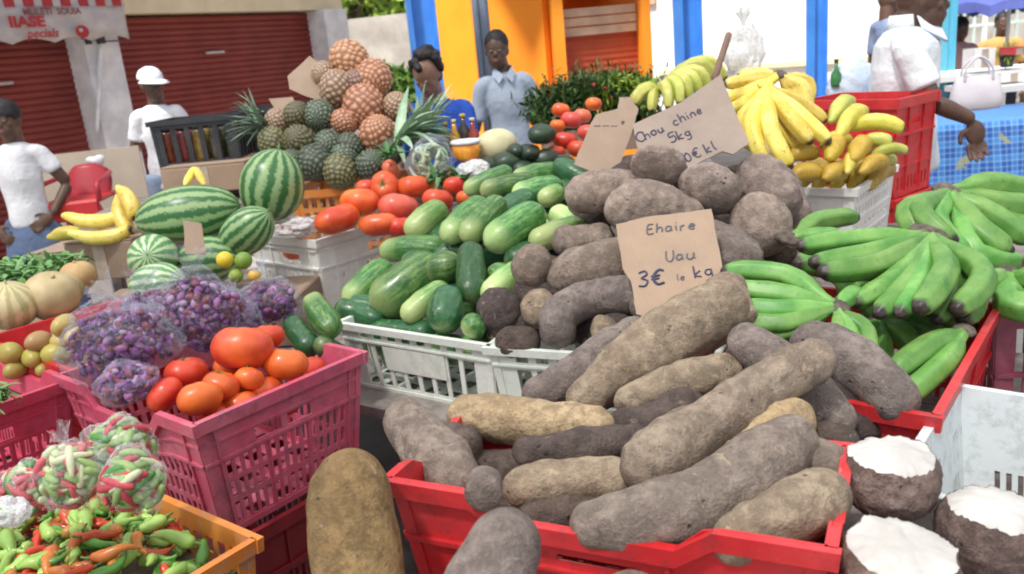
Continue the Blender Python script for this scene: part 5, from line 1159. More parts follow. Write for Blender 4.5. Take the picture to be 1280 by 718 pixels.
# ---- plastic bags with contents
def bag(label, px, py, t, rx, ry, items, seed, film=M_FILM, knot=True, flare=(.1, -.1, 1), n=150, csize=1.0, item_kind='pods', group=None, dep=.8, fname='plastic_bag'):
    """knotted thin bag: lumpy creased skin, packed contents inside"""
    p = PD(px, py, t); a, b_ = PX(rx, t), PX(ry, t); th = thing(fname, label, 'bag', p - np.array([0, 0, b_]), 0, group); c = np.array([0, 0, b_]); rs = np.random.RandomState(seed)
    k1, k2 = rs.uniform(0, 6), rs.uniform(0, 6)
    def low(d): return 1 + .34 * mnoise.noise(Vector(d) * 1.5 + Vector((seed * 1.7, 2, 0)))
    def f(A, ph):
        d = Vector((math.sin(ph) * math.cos(A), math.sin(ph) * math.sin(A), math.cos(ph)))
        crease = abs(mnoise.noise(d * 2.6 + Vector((seed, 0, 0)))) * .16 + abs(mnoise.noise(d * 6 + Vector((0, seed, 0)))) * .10 + abs(mnoise.noise(Vector((d.x * 9, d.y * 9, d.z * 2)) + Vector((0, 0, seed)))) * .08 * max(0, d.z + .3)
        return low(d) * (1.04 - crease) + .16 * math.exp(-(ph / .35) ** 2)
    q = MB(); ball(q, c, (a, a * dep, b_), 96, 60, fn=f)
    if knot:
        fl = np.array(flare, float); fl /= np.linalg.norm(fl); top = c + np.array([0, 0, b_ * 1.12]); V = []; NS = 22
        Mx = align(fl)
        for i in range(7):
            s = i / 6
            for j in range(NS):
                A = 2 * PI * j / NS; rr = a * (.10 + .34 * s ** 1.3) * (1 + .35 * math.sin(A * 5 + k1) * s + .2 * math.sin(A * 9 + k2) * s)
                V.append(top + Mx @ np.array([math.cos(A) * rr, math.sin(A) * rr * .6, -b_ * .12 + s * b_ * (.5 + .12 * math.sin(A * 4 + k2))]))
        q.add(V, [(i * NS + j, i * NS + (j + 1) % NS, (i + 1) * NS + (j + 1) % NS, (i + 1) * NS + j) for i in range(6) for j in range(NS)])
    q.build('film', film, th)
    mats = [m_ for _, m_ in items]; q = MB()
    for i in range(n):
        d = rs.normal(size=3); d /= np.linalg.norm(d); rr = rs.uniform(.25, 1) ** .4 * .80 * low(d); pos = c + d * rr * np.array([a, a * dep, b_])
        tdir = np.cross(d, rs.normal(size=3)); tdir /= np.linalg.norm(tdir); mi = rs.choice(len(items), p=[w_ for w_, _ in items])
        L = csize * rs.uniform(.7, 1.3)
        if item_kind == 'pods': sweep(q, [pos - tdir * L * .5, pos + d * L * .06, pos + tdir * L * .5], [.0045 * csize / .04, .006 * csize / .04, .003 * csize / .04], 6, 6, mi=int(mi))
        elif item_kind == 'chili': sweep(q, [pos - tdir * L * .5, pos + d * L * .1, pos + tdir * L * .5], [.0068, .008, .003], 8, 7, mi=int(mi))
        elif item_kind == 'balls': ball(q, pos, np.array([.85, .85, 1.25]) * csize * rs.uniform(.3, .55), 8, 6, M=align(tdir), mi=int(mi))
    tag(q.build('contents', mats, th), kind='stuff')
    return th
pv = lambda nm, c: plain(nm, c, tuple(x * .7 for x in c), 20, .6, .2, 80, .1)
PUR = [(.36, pv("pod_violet", (.22, .055, .27))), (.16, pv("pod_mauve", (.36, .13, .33))), (.22, pv("pod_red", (.24, .045, .07))), (.08, pv("pod_pale", (.48, .32, .50))), (.18, pv("pod_dark", (.10, .03, .13)))]
PG = 'clear bags of purple pods in the pink crate'
bag('large clear bag of purple pods at the left of the pink crate', 152, 428, 2.02, 66, 56, PUR, 1, n=620, csize=.021, item_kind='balls', group=PG, flare=(-.5, -.1, .8))
bag('clear bag of purple pods in the middle, just left of the largest tomato', 252, 392, 2.14, 56, 54, PUR, 2, n=560, csize=.021, item_kind='balls', group=PG, flare=(.15, -.1, 1))
bag('small clear bag of purple pods in front of the tall white crate', 338, 378, 2.34, 38, 36, PUR, 3, n=330, csize=.020, item_kind='balls', group=PG, flare=(-.4, 0, .5))
bag('clear bag of purple pods low in the pink crate beside the tomatoes', 158, 478, 1.88, 42, 28, PUR, 4, n=330, csize=.020, item_kind='balls', group=PG, knot=False)
bag('clear bag of purple pods behind the large one', 190, 395, 2.3, 48, 40, PUR, 5, n=360, csize=.021, item_kind='balls', group=PG, flare=(.1, -.1, 1))
bag('clear bag of dark violet pods behind the middle bag', 292, 400, 2.24, 36, 34, PUR, 8, n=260, csize=.020, item_kind='balls', group=PG, flare=(.3, 0, 1))
q = MB(); 
CH = [(.46, pv("bag_green", (.32, .48, .17))), (.16, pv("bag_pale", (.62, .66, .42))), (.26, pv("bag_red", (.55, .07, .09))), (.12, pv("bag_deep", (.10, .28, .07)))]
CH2 = [(.26, CH[0][1]), (.22, CH[1][1]), (.42, pv("bag_pink", (.58, .12, .14))), (.1, CH[3][1])]
CGp = 'clear bags of chilies on the orange crate'
bag('clear bag of green chilies standing highest against the pink crate', 150, 562, 1.48, 42, 44, CH, 11, n=190, csize=.052, item_kind='chili', group=CGp, knot=False, film=M_FILMT)
bag('clear bag of mixed chilies just under the highest green one', 166, 602, 1.40, 40, 38, CH, 12, n=170, csize=.052, item_kind='chili', group=CGp, knot=False, film=M_FILMT)
bag('clear bag of red and green chilies in the middle of the three', 92, 592, 1.44, 44, 42, CH2, 13, n=190, csize=.052, item_kind='chili', group=CGp, film=M_FILMT, flare=(-.3, -.1, 1))
bag('clear bag of pink red chilies at the left', 42, 610, 1.46, 38, 36, CH2, 14, n=170, csize=.052, item_kind='chili', group=CGp, film=M_FILMT, knot=False)
bag('empty crumpled bluish bag at the left edge beside the loose chilies', 8, 640, 1.34, 28, 18, CH, 15, n=4, csize=.03, item_kind='chili', group=CGp, film=M_FILMW, knot=False)
bag('wrapped pale green cabbage behind the tomatoes', 539, 200, 3.34, 30, 29, [(.7, pv("cabbage_pale", (.52, .64, .44))), (.3, pv("cabbage_green", (.38, .56, .36)))], 16, n=70, csize=.06, item_kind='chili', film=M_FILM, knot=False)
bag('clear bag of tomatoes on the back of the tall white crate', 372, 284, 3.1, 24, 12, [(.6, pv("bagged_tomato", (.55, .12, .1))), (.4, pv("bagged_pink", (.6, .3, .28)))], 17, n=30, csize=.03, item_kind='balls', knot=False, film=M_FILMW)
bag('hanging clear plastic bag knotted above the yellow bananas', 930, 72, 3.3, 24, 38, [(1, pv("bag_fill_pale", (.75, .78, .72)))], 18, n=2, csize=.03, item_kind='chili', film=M_FILMW)
bag('white paper wrapped bundle behind the cucumbers', 592, 218, 3.36, 24, 16, [(1, pv("white_fill", (.75, .74, .66)))], 19, n=30, csize=.05, item_kind='chili', film=M_FILMW, knot=False)
melon('honeydew', 'pale cream melon behind the wrapped bundle', 'melon', 620, 183, 3.5, 27, 22, (1, .2, .1), plain("cream_melon_skin", (.66, .62, .40), (.56, .52, .3), 8, .5, .3, 40), .04)
M_AVO = plain("avocado_skin", (.03, .06, .03), (.015, .03, .02), 10, .35, .5, 70, .3)
for i, (px, py, r) in enumerate(((632, 205, 17), (655, 212, 16), (660, 192, 14), (682, 200, 15), (678, 168, 16), (645, 190, 12), (700, 205, 14), (612, 208, 14))):
    q = MB(); p = PD(px, py, 3.42); rr = PX(r, 3.42); ball(q, p, (rr * 1.3, rr, rr * .85), 20, 12, amp=.1 * rr, fr=18, seed=i, M=rotv((0, 0, 1), i)); solo(q, 'avocado', M_AVO, ('largest dark avocado left of the far tomatoes', 'dark avocado nearest the cucumbers', 'dark avocado in the middle of the row', 'dark avocado touching the orange tomatoes', 'dark green round avocado on top beside the herbs', 'small dark avocado behind the melon', 'dark avocado at the right behind the cardboard sign', 'dark avocado tucked under the cream melon')[i], 'avocado', 'dark avocados behind the cucumbers')
# tub of orange preserve and bottles
def lathe(q, c, prof, seg=20, mi=0):
    V = []; 
    for r_, z in prof:
        for j in range(seg): a = 2 * PI * j / seg; V.append((c[0] + r_ * math.cos(a), c[1] + r_ * math.sin(a), c[2] + z))
    n = len(prof); q.add(V, [(i * seg + j, i * seg + (j + 1) % seg, (i + 1) * seg + (j + 1) % seg, (i + 1) * seg + j) for i in range(n - 1) for j in range(seg)] + [tuple(range(seg))[::-1], tuple((n - 1) * seg + j for j in range(seg))], mi=mi)
p = PD(584, 200, 3.42); th = thing('tub', 'small clear tub of orange preserve with a white lid beside the cream melon', 'tub', p); s = PX(1, 3.42)
q = MB(); lathe(q, (0, 0, 0), [(13 * s, 0), (16 * s, 4 * s), (18 * s, 20 * s)]); q.build('filled_body', plain("orange_preserve", (.75, .22, .02), (.82, .38, .04), 30, .25, .1), th)
q = MB(); lathe(q, (0, 0, 0), [(19 * s, 20.5 * s), (19 * s, 24 * s), (16 * s, 25 * s)]); q.build('lid', CL_WHITE, th)
for i, (px, py, c, lab) in enumerate(((571, 172, (.6, .3, .02), 'short amber bottle behind the tub'), (582, 165, (.05, .04, .03), 'dark bottle behind the tub lid'), (594, 170, (.3, .05, .03), 'dark red bottle nearest the man in the pale shirt'), (560, 175, (.09, .07, .05), 'brown bottle next to the long pale leaves'))):
    p = PD(px, py + 20, 3.75); th = thing('bottle', lab, 'bottle', p, 0, 'bottles behind the tub'); s = PX(1, 3.75)
    q = MB(); lathe(q, (0, 0, 0), [(7 * s, 0), (7.5 * s, 2 * s), (7.5 * s, 22 * s), (3 * s, 30 * s), (3 * s, 38 * s)]); q.build('glass', plain("bottle_%d" % i, c, None, 20, .12, 0), th)
    q = MB(); lathe(q, (0, 0, 0), [(3.6 * s, 38 * s), (3.6 * s, 42 * s)]); q.build('cap', plain("cap_%d" % (i % 2), ((.7, .65, .5), (.6, .45, .05))[i % 2], None, 20, .4, 0), th)
slab_table('raised shelf carrying avocados, melon and tub behind the cucumbers', 640, 226, 3.62, .95, .42, R(-8))
slab_table('raised shelf under the far tomatoes and herbs', 760, 205, 3.9, .9, .5, R(-6))
# leaves on the left
def leafheap(label, name, cat, px, py, t, rx, ry, n, size, mat, seed, dep=.15):
    rs = np.random.RandomState(seed); p = PD(px, py, t); q = MB()
    for _ in range(n):
        pos = p + np.array([rs.uniform(-1, 1) * PX(rx, t), rs.uniform(-1, 1) * dep, rs.uniform(-1, 1) * PX(ry, t)]); d = rs.normal(size=3) * [1, .6, .5]
        blade(q, pos, d, size * rs.uniform(.6, 1.3), size * .55, .9, 4)
    o = solo(q, name, mat, label, cat, smooth=True); tag(o, kind='stuff'); return o
M_VEG = plain("leafy_veg", (.22, .42, .14), (.09, .24, .07), 12, .5, .2, 60)
leafheap('heap of fresh green leaves and beans at the left edge behind the melons', 'green_leaves', 'leaves', 38, 337, 3.1, 52, 9, 420, .055, M_VEG, 3)
leafheap('green leaves inside the rose crate at the left edge', 'green_leaves', 'leaves', -6, 496, 1.95, 9, 9, 70, .03, M_VEG, 4, .04)
leafheap('dark leaves between the cucumbers and the wrapped cabbage', 'green_leaves', 'leaves', 560, 222, 3.3, 22, 6, 60, .06, plain("leaf_mid", (.08, .22, .06), None, 9, .5, .2), 5, .06)
# herbs with red flowers
th = thing('potted_herbs', 'dark bushy herbs with feathery tops and red flowers in front of the kiosk', 'plant', PD(745, 160, 4.3)); rs = np.random.RandomState(8)
q = MB()
for k in range(420):
    u_ = rs.uniform(-1, 1); hgt = PX(62 * (1 - .45 * u_ * u_) + 10, 4.3) * rs.uniform(.35, 1.05); b0 = np.array([u_ * PX(74, 4.3), rs.uniform(-.14, .14), 0]); tipp = b0 + np.array([rs.normal() * .06, rs.normal() * .05, hgt + .04])
    blade(q, b0, tipp - b0, np.linalg.norm(tipp - b0), .012, .1, 3)
    for j in range(7):
        s = .35 + .1 * j; pos = b0 + (tipp - b0) * s; blade(q, pos, rs.normal(size=3) + [0, 0, .5], .045, .014, .5, 3)
for k in range(26):
    u_ = rs.uniform(-1, 1); leafcloud(q, (u_ * PX(72, 4.3), rs.uniform(-.14, .12), PX(rs.uniform(10, 56) * (1 - .3 * u_ * u_), 4.3)), (.09, .07, .07), 90, .022, rs)
tag(q.build('foliage', plain('herb_green', (.075, .16, .035), (.035, .09, .02), 12, .6, .1, 30, .2), th), kind='stuff')
q = MB()
for k in range(30):
    u_ = rs.uniform(-.5, .95); leafcloud(q, (u_ * PX(70, 4.3), rs.uniform(-.14, .05), PX(rs.uniform(22, 60) * (1 - .3 * u_ * u_), 4.3)), (.08, .06, .05), 60, .02, rs)
for k in range(160):
    u_ = rs.uniform(-.1, .95); b0 = np.array([u_ * PX(70, 4.3), rs.uniform(-.16, .05), PX(rs.uniform(15, 55) * (1 - .3 * u_ * u_), 4.3)])
    for j in range(4): blade(q, b0, rs.normal(size=3) + [0, 0, 1], .05, .012, .3, 3)
tag(q.build('bright_foliage', M_LEAFB, th), kind='stuff')
for k in range(5):
    q = MB(); ball(q, (rs.uniform(-.28, .28), -.15, rs.uniform(.08, .24)), .011, 8, 6, amp=.004, fr=80, seed=k); q.build('flower', plain("flower_red", (.6, .05, .04), None, 20, .6, 0), th)
q = MB(); q.box((0, 0, -.05), (.56, .26, .12)); q.build('planter', M_CARDB, th, smooth=False)

# ---- cardboard signs
STROKE = {'C': [[(.75, .85), (.45, 1), (.12, .75), (.05, .4), (.3, .03), (.75, .12)]], 'h': [[(.12, 1.05), (.1, .5), (.08, 0)], [(.09, .35), (.35, .58), (.52, .42), (.52, 0)]], 'o': [[(.3, .55), (.06, .35), (.2, .02), (.48, .12), (.5, .42), (.3, .55)]],
 'u': [[(.08, .55), (.06, .15), (.28, .0), (.48, .2), (.5, .55)], [(.5, .55), (.5, .2), (.58, 0)]], 'c': [[(.5, .48), (.25, .55), (.06, .3), (.2, .02), (.5, .08)]], 'i': [[(.15, .55), (.13, .25), (.18, 0)], [(.16, .78), (.18, .82)]], 'n': [[(.08, .55), (.07, 0)], [(.07, .35), (.3, .57), (.48, .4), (.5, 0)]],
 'e': [[(.08, .28), (.45, .32), (.42, .52), (.2, .54), (.05, .25), (.22, 0), (.5, .08)]], '5': [[(.6, 1), (.15, .98), (.12, .58), (.45, .62), (.58, .3), (.35, .02), (.05, .08)]], 'k': [[(.1, 1.05), (.08, 0)], [(.5, .55), (.1, .25), (.52, 0)]], 'g': [[(.48, .5), (.2, .55), (.07, .3), (.25, .08), (.48, .25), (.5, .55), (.5, -.2), (.3, -.38), (.05, -.28)]],
 '1': [[(.1, .75), (.3, 1), (.28, 0)]], '0': [[(.3, 1), (.05, .6), (.15, .05), (.45, .1), (.52, .6), (.3, 1)]], '\u20ac': [[(.7, .88), (.45, 1), (.2, .75), (.15, .35), (.35, .03), (.7, .1)], [(.0, .6), (.5, .62)], [(.0, .4), (.45, .42)]], 'l': [[(.15, 1.05), (.12, .3), (.25, 0)]],
 'E': [[(.55, 1), (.12, .95), (.1, .02), (.58, .0)], [(.1, .5), (.48, .54)]], 'a': [[(.45, .45), (.2, .55), (.06, .25), (.2, .02), (.42, .2), (.46, .52), (.5, 0)]], 'r': [[(.1, .55), (.08, 0)], [(.09, .35), (.25, .55), (.42, .5)]], 'U': [[(.08, 1), (.06, .3), (.3, .0), (.52, .3), (.55, 1)]], '3': [[(.08, .92), (.4, 1), (.5, .75), (.22, .55), (.52, .35), (.38, .02), (.05, .08)]], '_': [[(0, .2), (.9, .24)]]}
def write(word, size, mat, parent, M4, rs):
    """marker handwriting: each word is its pen strokes as flat raised ribbons"""
    q = MB(); x0 = 0
    for ch in word:
        if ch == ' ': x0 += .35 * size; continue
        wob = rs.uniform(-.05, .05); sc_ = rs.uniform(.92, 1.1)
        for st in STROKE[ch]:
            P = [np.array(M4 @ Vector((x0 + (a + .18 * b_) * size * .8 * sc_, (b_ * sc_ + wob) * size * .75, 0))) for a, b_ in st]
            sweep(q, P, size * rs.uniform(.045, .062), 5, 4 * len(P), 1)
        x0 += (.34 if ch in 'il1' else .98 if ch in '_' else .62) * size * .92
    return q.build('lettering', mat, parent)
def sign(label, pts, t, mat, texts=(), th_=.004, lean=0, thick=.004, ink=M_INK):
    """torn flat card: outline surveyed on a slanted plane"""
    W = []
    for k, p in enumerate(pts): W.append(PD(p[0], p[1], p[2] if len(p) > 2 else t))
    W = np.array(W); c = W.mean(0); u_, s_, vt = np.linalg.svd(W - c); nrm = vt[2]
    if nrm @ (CAM - c) < 0: nrm = -nrm
    x = rgt - nrm * (rgt @ nrm); x /= np.linalg.norm(x); y = np.cross(nrm, x)
    th = thing('cardboard_sign', label, 'sign', c)
    L2 = [((w_ - c) @ x, (w_ - c) @ y) for w_ in W]; out = []; rs = random.Random(len(label))
    for i in range(len(L2)):
        a, b_ = L2[i], L2[(i + 1) % len(L2)]
        for k in range(6):
            s = k / 6; j = .0012 if k else 0; out.append((a[0] + (b_[0] - a[0]) * s + rs.uniform(-j, j), a[1] + (b_[1] - a[1]) * s + rs.uniform(-j, j)))
    n = len(out); P3 = lambda p, h: x * p[0] + y * p[1] + nrm * h
    q = MB(); q.add([P3(p, thick / 2) for p in out] + [P3(p, -thick / 2) for p in out], [tuple(range(n)), tuple(range(2 * n - 1, n - 1, -1))] + [(i, n + i, n + (i + 1) % n, (i + 1) % n) for i in range(n)])
    # make sure face order is outward
    q.build('card', mat, th, smooth=False)
    for (s_, px, py, size, ang, ik) in texts:
        d = ray(px, py); tt = ((c - CAM) @ nrm) / (d @ nrm); pos = CAM + d * tt - c; ca, sa = math.cos(R(ang)), math.sin(R(ang))
        xx = x * ca + y * sa; yy = -x * sa + y * ca; M4 = Matrix.Identity(4)
        for i in range(3): M4[i][0] = xx[i]; M4[i][1] = yy[i]; M4[i][2] = nrm[i]; M4[i][3] = pos[i] + nrm[i] * (thick / 2 + .0008)
        write(s_, PX(size, t), ik, th, M4, rs)
    return th
sign('lower cardboard price sign reading 3 euro, propped among the grey yams', [(770, 280, 2.02), (806, 271, 2.03), (889, 262, 2.04), (904, 338, 1.92), (880, 395, 1.86), (828, 400, 1.84), (796, 390, 1.85), (788, 352, 1.92), (778, 342, 1.95)], 1.95, M_CARDP,
     [("Ehaire", 808, 294, 21, 6, M_INKG), ("Uau", 832, 329, 23, 8, M_INKG), ("3€", 797, 361, 30, 8, M_INK), ("le", 846, 352, 14, 10, M_INKG), ("kg", 868, 350, 24, 14, M_INK)])
sign('large tilted cardboard price sign above the round tubers', [(791, 157, 2.6), (852, 128, 2.64), (901, 93, 2.7), (918, 140, 2.62), (937, 178, 2.54), (916, 193, 2.52), (903, 190, 2.53), (856, 214, 2.5), (798, 190, 2.53)], 2.6, M_CARDG,
     [("Chou  chine", 798, 180, 18, 30, M_INK), ("5kg", 838, 180, 19, 24, M_INK), ("10€ kl", 853, 206, 19, 27, M_INK)])
sign('left cardboard sign with a folded corner beside the far tomatoes', [(717, 208, 2.78), (736, 160, 2.84), (745, 142, 2.86), (772, 137, 2.88), (774, 122, 2.9), (788, 122, 2.9), (798, 138, 2.88), (790, 165, 2.84), (768, 225, 2.74)], 2.8, M_CARD,
     [("___", 742, 160, 12, 0, M_INKG), ("e", 776, 156, 10, 0, M_INKG)])
sign('square cardboard piece propped behind the pineapples', [(360, 96, 3.8), (387, 70, 3.82), (416, 90, 3.8), (404, 128, 3.76), (378, 118, 3.76), (362, 112, 3.78)], 3.8, M_CARD)
sign('narrow cardboard scrap between the pineapples and the shutter', [(336, 124, 3.75), (366, 122, 3.75), (372, 136, 3.72), (352, 150, 3.7)], 3.75, M_CARDB)
sign('small brown cardboard tag standing before the level watermelon', [(229, 276, 2.74), (252, 280, 2.74), (258, 318, 2.7), (232, 318, 2.7)], 2.74, M_CARDB)
q = MB(); p1_ = PD(892, 102, 2.72); p2_ = PD(912, 40, 2.9); sweep(q, [p1_, (p1_ + p2_) / 2, p2_], .012, 8, 6); solo(q, 'stick', plain("stick_wood", (.2, .12, .09), None, 20, .8, .3), 'short brown stick holding up the large cardboard sign', 'stick')

# ================================================================ PEOPLE
def remesh(o, vx, it=5):
    md = o.modifiers.new('r', 'REMESH'); md.mode = 'VOXEL'; md.voxel_size = vx; md.use_smooth_shade = True
    s_ = o.modifiers.new('s', 'SMOOTH'); s_.iterations = it; s_.factor = .5
def person(label, px, py, t, rz, skin, top, bottom, arms, hair='short', hairmat=None, female=False, hx=(0, 0, 0), vx=.012, skirt=False, sleeve=.6, collar=False, stoop=0.0, zscale=None, build=1.0, shw=.185, drop=0, trim=False, hside=None, cap=False, group=None, lean=(0, 0)):
    """standing figure, eyes at the surveyed point; arms = two of (elbow, wrist, hand direction) in body space, front is -y"""
    hc = PD(px, py, t); s = zscale or hc[2] / 1.655
    th = thing('person', label, 'person', (hc[0], hc[1], 0), rz, group)
    k = lambda *a: np.array(a, float) * s
    lx, ly = lean
    off = np.array([-lx, -ly, drop]) * s ; offz = np.array([0, 0, drop]) * s         # body sits beneath, head kept at the surveyed point
    Hc = k(0, 0, 1.655 - stoop * .0)
    neckb = k(0, .025, 1.48) + off * .6
    q = MB(); bw = build * s
    # trunk
    sweep(q, [k(0, 0, .86) + off, k(0, .005, .98) + off, k(0, 0, 1.12) + off, k(0, .0, 1.28) + off * .9, k(0, .012, 1.42) + off * .75, k(0, .02, 1.50) + off * .65], [.110 * bw, .112 * bw, .092 * bw, .104 * bw, .09 * bw, .05 * bw], 22, 20, .6, sq=1.42 * shw / .185)
    sweep(q, [neckb - k(0, 0, .05), (neckb + Hc) / 2 + k(0, .02, 0), Hc + k(0, .02, -.03)], [.07 * s, .062 * s, .06 * s], 14, 8, .3)
    HM = np.array((Matrix.Rotation(hx[2], 3, 'Z') @ Matrix.Rotation(hx[0], 3, 'X') @ Matrix.Rotation(hx[1], 3, 'Y')))
    h_ = lambda *a: Hc + HM @ k(*a)
    ball(q, h_(0, .012, .022), (.080 * s, .100 * s, .106 * s), 22, 16, M=HM)             # skull
    ball(q, h_(0, -.022, -.055), (.063 * s, .070 * s, .070 * s), 18, 12, M=HM)            # jaw
    ball(q, h_(0, -.085, -.018), (.015 * s, .018 * s, .020 * s), 10, 8, M=HM); ball(q, h_(0, -.074, .004), (.009 * s, .014 * s, .026 * s), 8, 6, M=HM)   # nose
    ball(q, h_(0, -.072, .024), (.048 * s, .016 * s, .012 * s), 12, 6, M=HM)              # brow
    ball(q, h_(0, -.072, -.056), (.026 * s, .016 * s, .011 * s), 12, 6, M=HM)             # mouth
    ball(q, h_(0, -.066, -.098), (.024 * s, .018 * s, .018 * s), 10, 6, M=HM)             # chin
    for sx in (-1, 1):
        ball(q, h_(sx * .076, .012, -.005), (.010 * s, .018 * s, .030 * s), 8, 8, M=HM); ball(q, h_(sx * .042, -.055, -.02), (.022 * s, .02 * s, .022 * s), 8, 8, M=HM)
    shirt = MB(); amp = .010 * s
    sweep(shirt, [k(0, 0, .84 if not female else .93) + off, k(0, .0, 1.0) + off, k(0, 0, 1.15) + off, k(0, .0, 1.30) + off * .9, k(0, .012, 1.43) + off * .75, k(0, .02, 1.515) + off * .65], [.128 * bw, .124 * bw, .110 * bw, .120 * bw, .108 * bw, .062 * bw], 26, 24, .35, sq=1.5 * shw / .185, amp=amp, fr=7, seed=px)
    pants = MB()
    for i, sx in enumerate((-1, 1)):
        el, wr, hd = [np.array(v, float) for v in arms[i]]; hd = hd + 0.0
        sh = k(sx * shw * build, .018, 1.425) + off * .75; E_, W_ = el * s + off * .75, wr * s + off * .75
        sweep(q, [sh - k(sx * .05, 0, -.01), sh, (sh + E_) / 2, E_], [.048 * s, .048 * s, .044 * s, .038 * s], 14, 12, .8)
        sweep(q, [E_, E_ * .6 + W_ * .4, W_], [.038 * s, .036 * s, .026 * s], 14, 12, .8)
        hd = hd / np.linalg.norm(hd); sd = np.cross(hd, (0, -1.0, 0)) if abs(hd[1]) < .8 else np.array([1.0, 0, 0]); sd = sd / np.linalg.norm(sd) * -sx; sd = sd if hside is None else np.array(hside) - hd * (np.array(hside) @ hd); nn = np.cross(hd, sd)
        pc = W_ + hd * .05 * s
        Mh = np.array([sd, nn, hd]).T
        ball(q, pc, (.040 * s, .016 * s, .052 * s), 14, 10, M=Mh)
        for f_, (o_, L_) in enumerate(((-.033, .066), (-.011, .076), (.011, .072), (.032, .056))):
            b0 = pc + hd * .04 * s + sd * o_ * s; sweep(q, [b0, b0 + hd * L_ * .5 * s + nn * .006 * s, b0 + hd * L_ * .85 * s + nn * .022 * s, b0 + hd * L_ * s + nn * .034 * s], [.0092 * s, .0085 * s, .008 * s, .007 * s], 8, 8, 1)
        b0 = pc - hd * .02 * s - sd * .034 * s; sweep(q, [b0, b0 - sd * .022 * s + hd * .025 * s, b0 - sd * .026 * s + hd * .06 * s + nn * .01 * s], [.012 * s, .0105 * s, .009 * s], 8, 8, 1)
        se = sh + (E_ - sh) * sleeve * 1.25 if sleeve <= .8 else E_
        sweep(shirt, [sh - k(sx * .07, 0, -.015), sh + k(0, 0, .006), (sh + se) / 2 + k(sx * .006, 0, 0), se], [.050 * s, .058 * s, .058 * s, .060 * s], 18, 14, .25, amp=amp * .8, fr=10, seed=i)
        hp, kn, an = k(sx * .095, 0, .90) + off, k(sx * .105, -.01, .50) + off, k(sx * .11, .02, .09) + off - offz
        sweep(q, [hp, kn, an], [.085 * s, .056 * s, .040 * s], 14, 14, .6); sweep(q, [an + k(0, .04, -.045), an + k(0, -.08, -.055), an + k(0, -.17, -.068)], [.036 * s, .036 * s, .024 * s], 12, 8, .8)
        if not skirt: sweep(pants, [hp + k(0, 0, .09), hp, kn, an + k(0, 0, .01)], [.10 * s, .105 * s, .078 * s, .066 * s], 18, 16, .2, amp=amp, fr=6, seed=i)
    if skirt: sweep(pants, [k(0, 0, 1.02) + off, k(0, 0, .9) + off, k(0, -.01, .6) + off, k(0, -.01, .30) + off], [.118 * bw, .15 * bw, .19 * bw, .215 * bw], 30, 18, .1, sq=1.25, amp=.02 * s, fr=8, seed=3)
    else: sweep(pants, [k(0, 0, 1.02) + off, k(0, 0, .93) + off, k(0, 0, .86) + off], [.115 * bw, .122 * bw, .11 * bw], 22, 8, .3, sq=1.45)
    o = q.build('body', skin, th); remesh(o, vx * .8, 3)
    o = shirt.build('shirt', top, th); remesh(o, vx, 2)
    o = pants.build('skirt' if skirt else 'trousers', bottom, th); remesh(o, vx * 1.2, 2)
    for sx in (-1, 1):
        e = MB(); ball(e, h_(sx * .030, -.083, .008), (.0135 * s, .0065 * s, .0058 * s), 10, 8, M=HM); eo = e.build('eye', M_EYEW, th)
        e = MB(); ball(e, h_(sx * .030, -.0855, .008), (.0062 * s, .004 * s, .0046 * s), 8, 6, M=HM); e.build('iris', M_EYED, eo)
    e = MB(); ball(e, h_(0, -.0885, -.052), (.023 * s, .006 * s, .005 * s), 10, 6, M=HM); ball(e, h_(0, -.0875, -.0615), (.020 * s, .006 * s, .006 * s), 10, 6, M=HM); e.build('lips', M_LIP, th)
    hm = hairmat or M_HAIR; q = MB()
    if hair == 'short': ball(q, h_(0, .022, .050), (.086 * s, .098 * s, .096 * s), 26, 18, M=HM, amp=.004 * s, fr=60)
    elif hair == 'tied': ball(q, h_(0, .014, .044), (.087 * s, .100 * s, .098 * s), 24, 16, M=HM, amp=.006 * s, fr=50); ball(q, h_(0, .12, .03), (.045 * s, .045 * s, .045 * s), 14, 10, amp=.006 * s, fr=50)
    elif hair == 'curly':
        rs = np.random.RandomState(4)
        for _ in range(70):
            d = rs.normal(size=3); d /= np.linalg.norm(d); d[1] = abs(d[1]) * .9 - .15 if d[2] < .35 else d[1]; ball(q, h_(*(d * [.085, .10, .10] + [0, .03, .045])), .028 * s, 8, 6, amp=.006 * s, fr=60)
    ho = q.build('hair', hm, th)
    if hair != 'none': remesh(ho, vx * .7, 1)
    if cap:
        q = MB(); ball(q, h_(0, .012, .052), (.092 * s, .108 * s, .092 * s), 24, 16, M=HM @ np.eye(3), fn=lambda a, ph: 1 if ph < 1.7 else .9)
        V = []; n = 14
        for i in range(n + 1):
            a = PI + PI * i / n
            for rr, dz in ((.088, .012), (.175, -.014)):
                f = rr * (1 if rr < .1 else (1 - .25 * abs(math.cos(a)))); V.append(h_(math.cos(a) * f * .86, -.002 + math.sin(a) * f, .038 + dz))
        q.add(V, [(2 * i, 2 * i + 2, 2 * i + 3, 2 * i + 1) for i in range(n)]); q.build('cap', CL_WHITE, th).modifiers.new('t', 'SOLIDIFY').thickness = .004
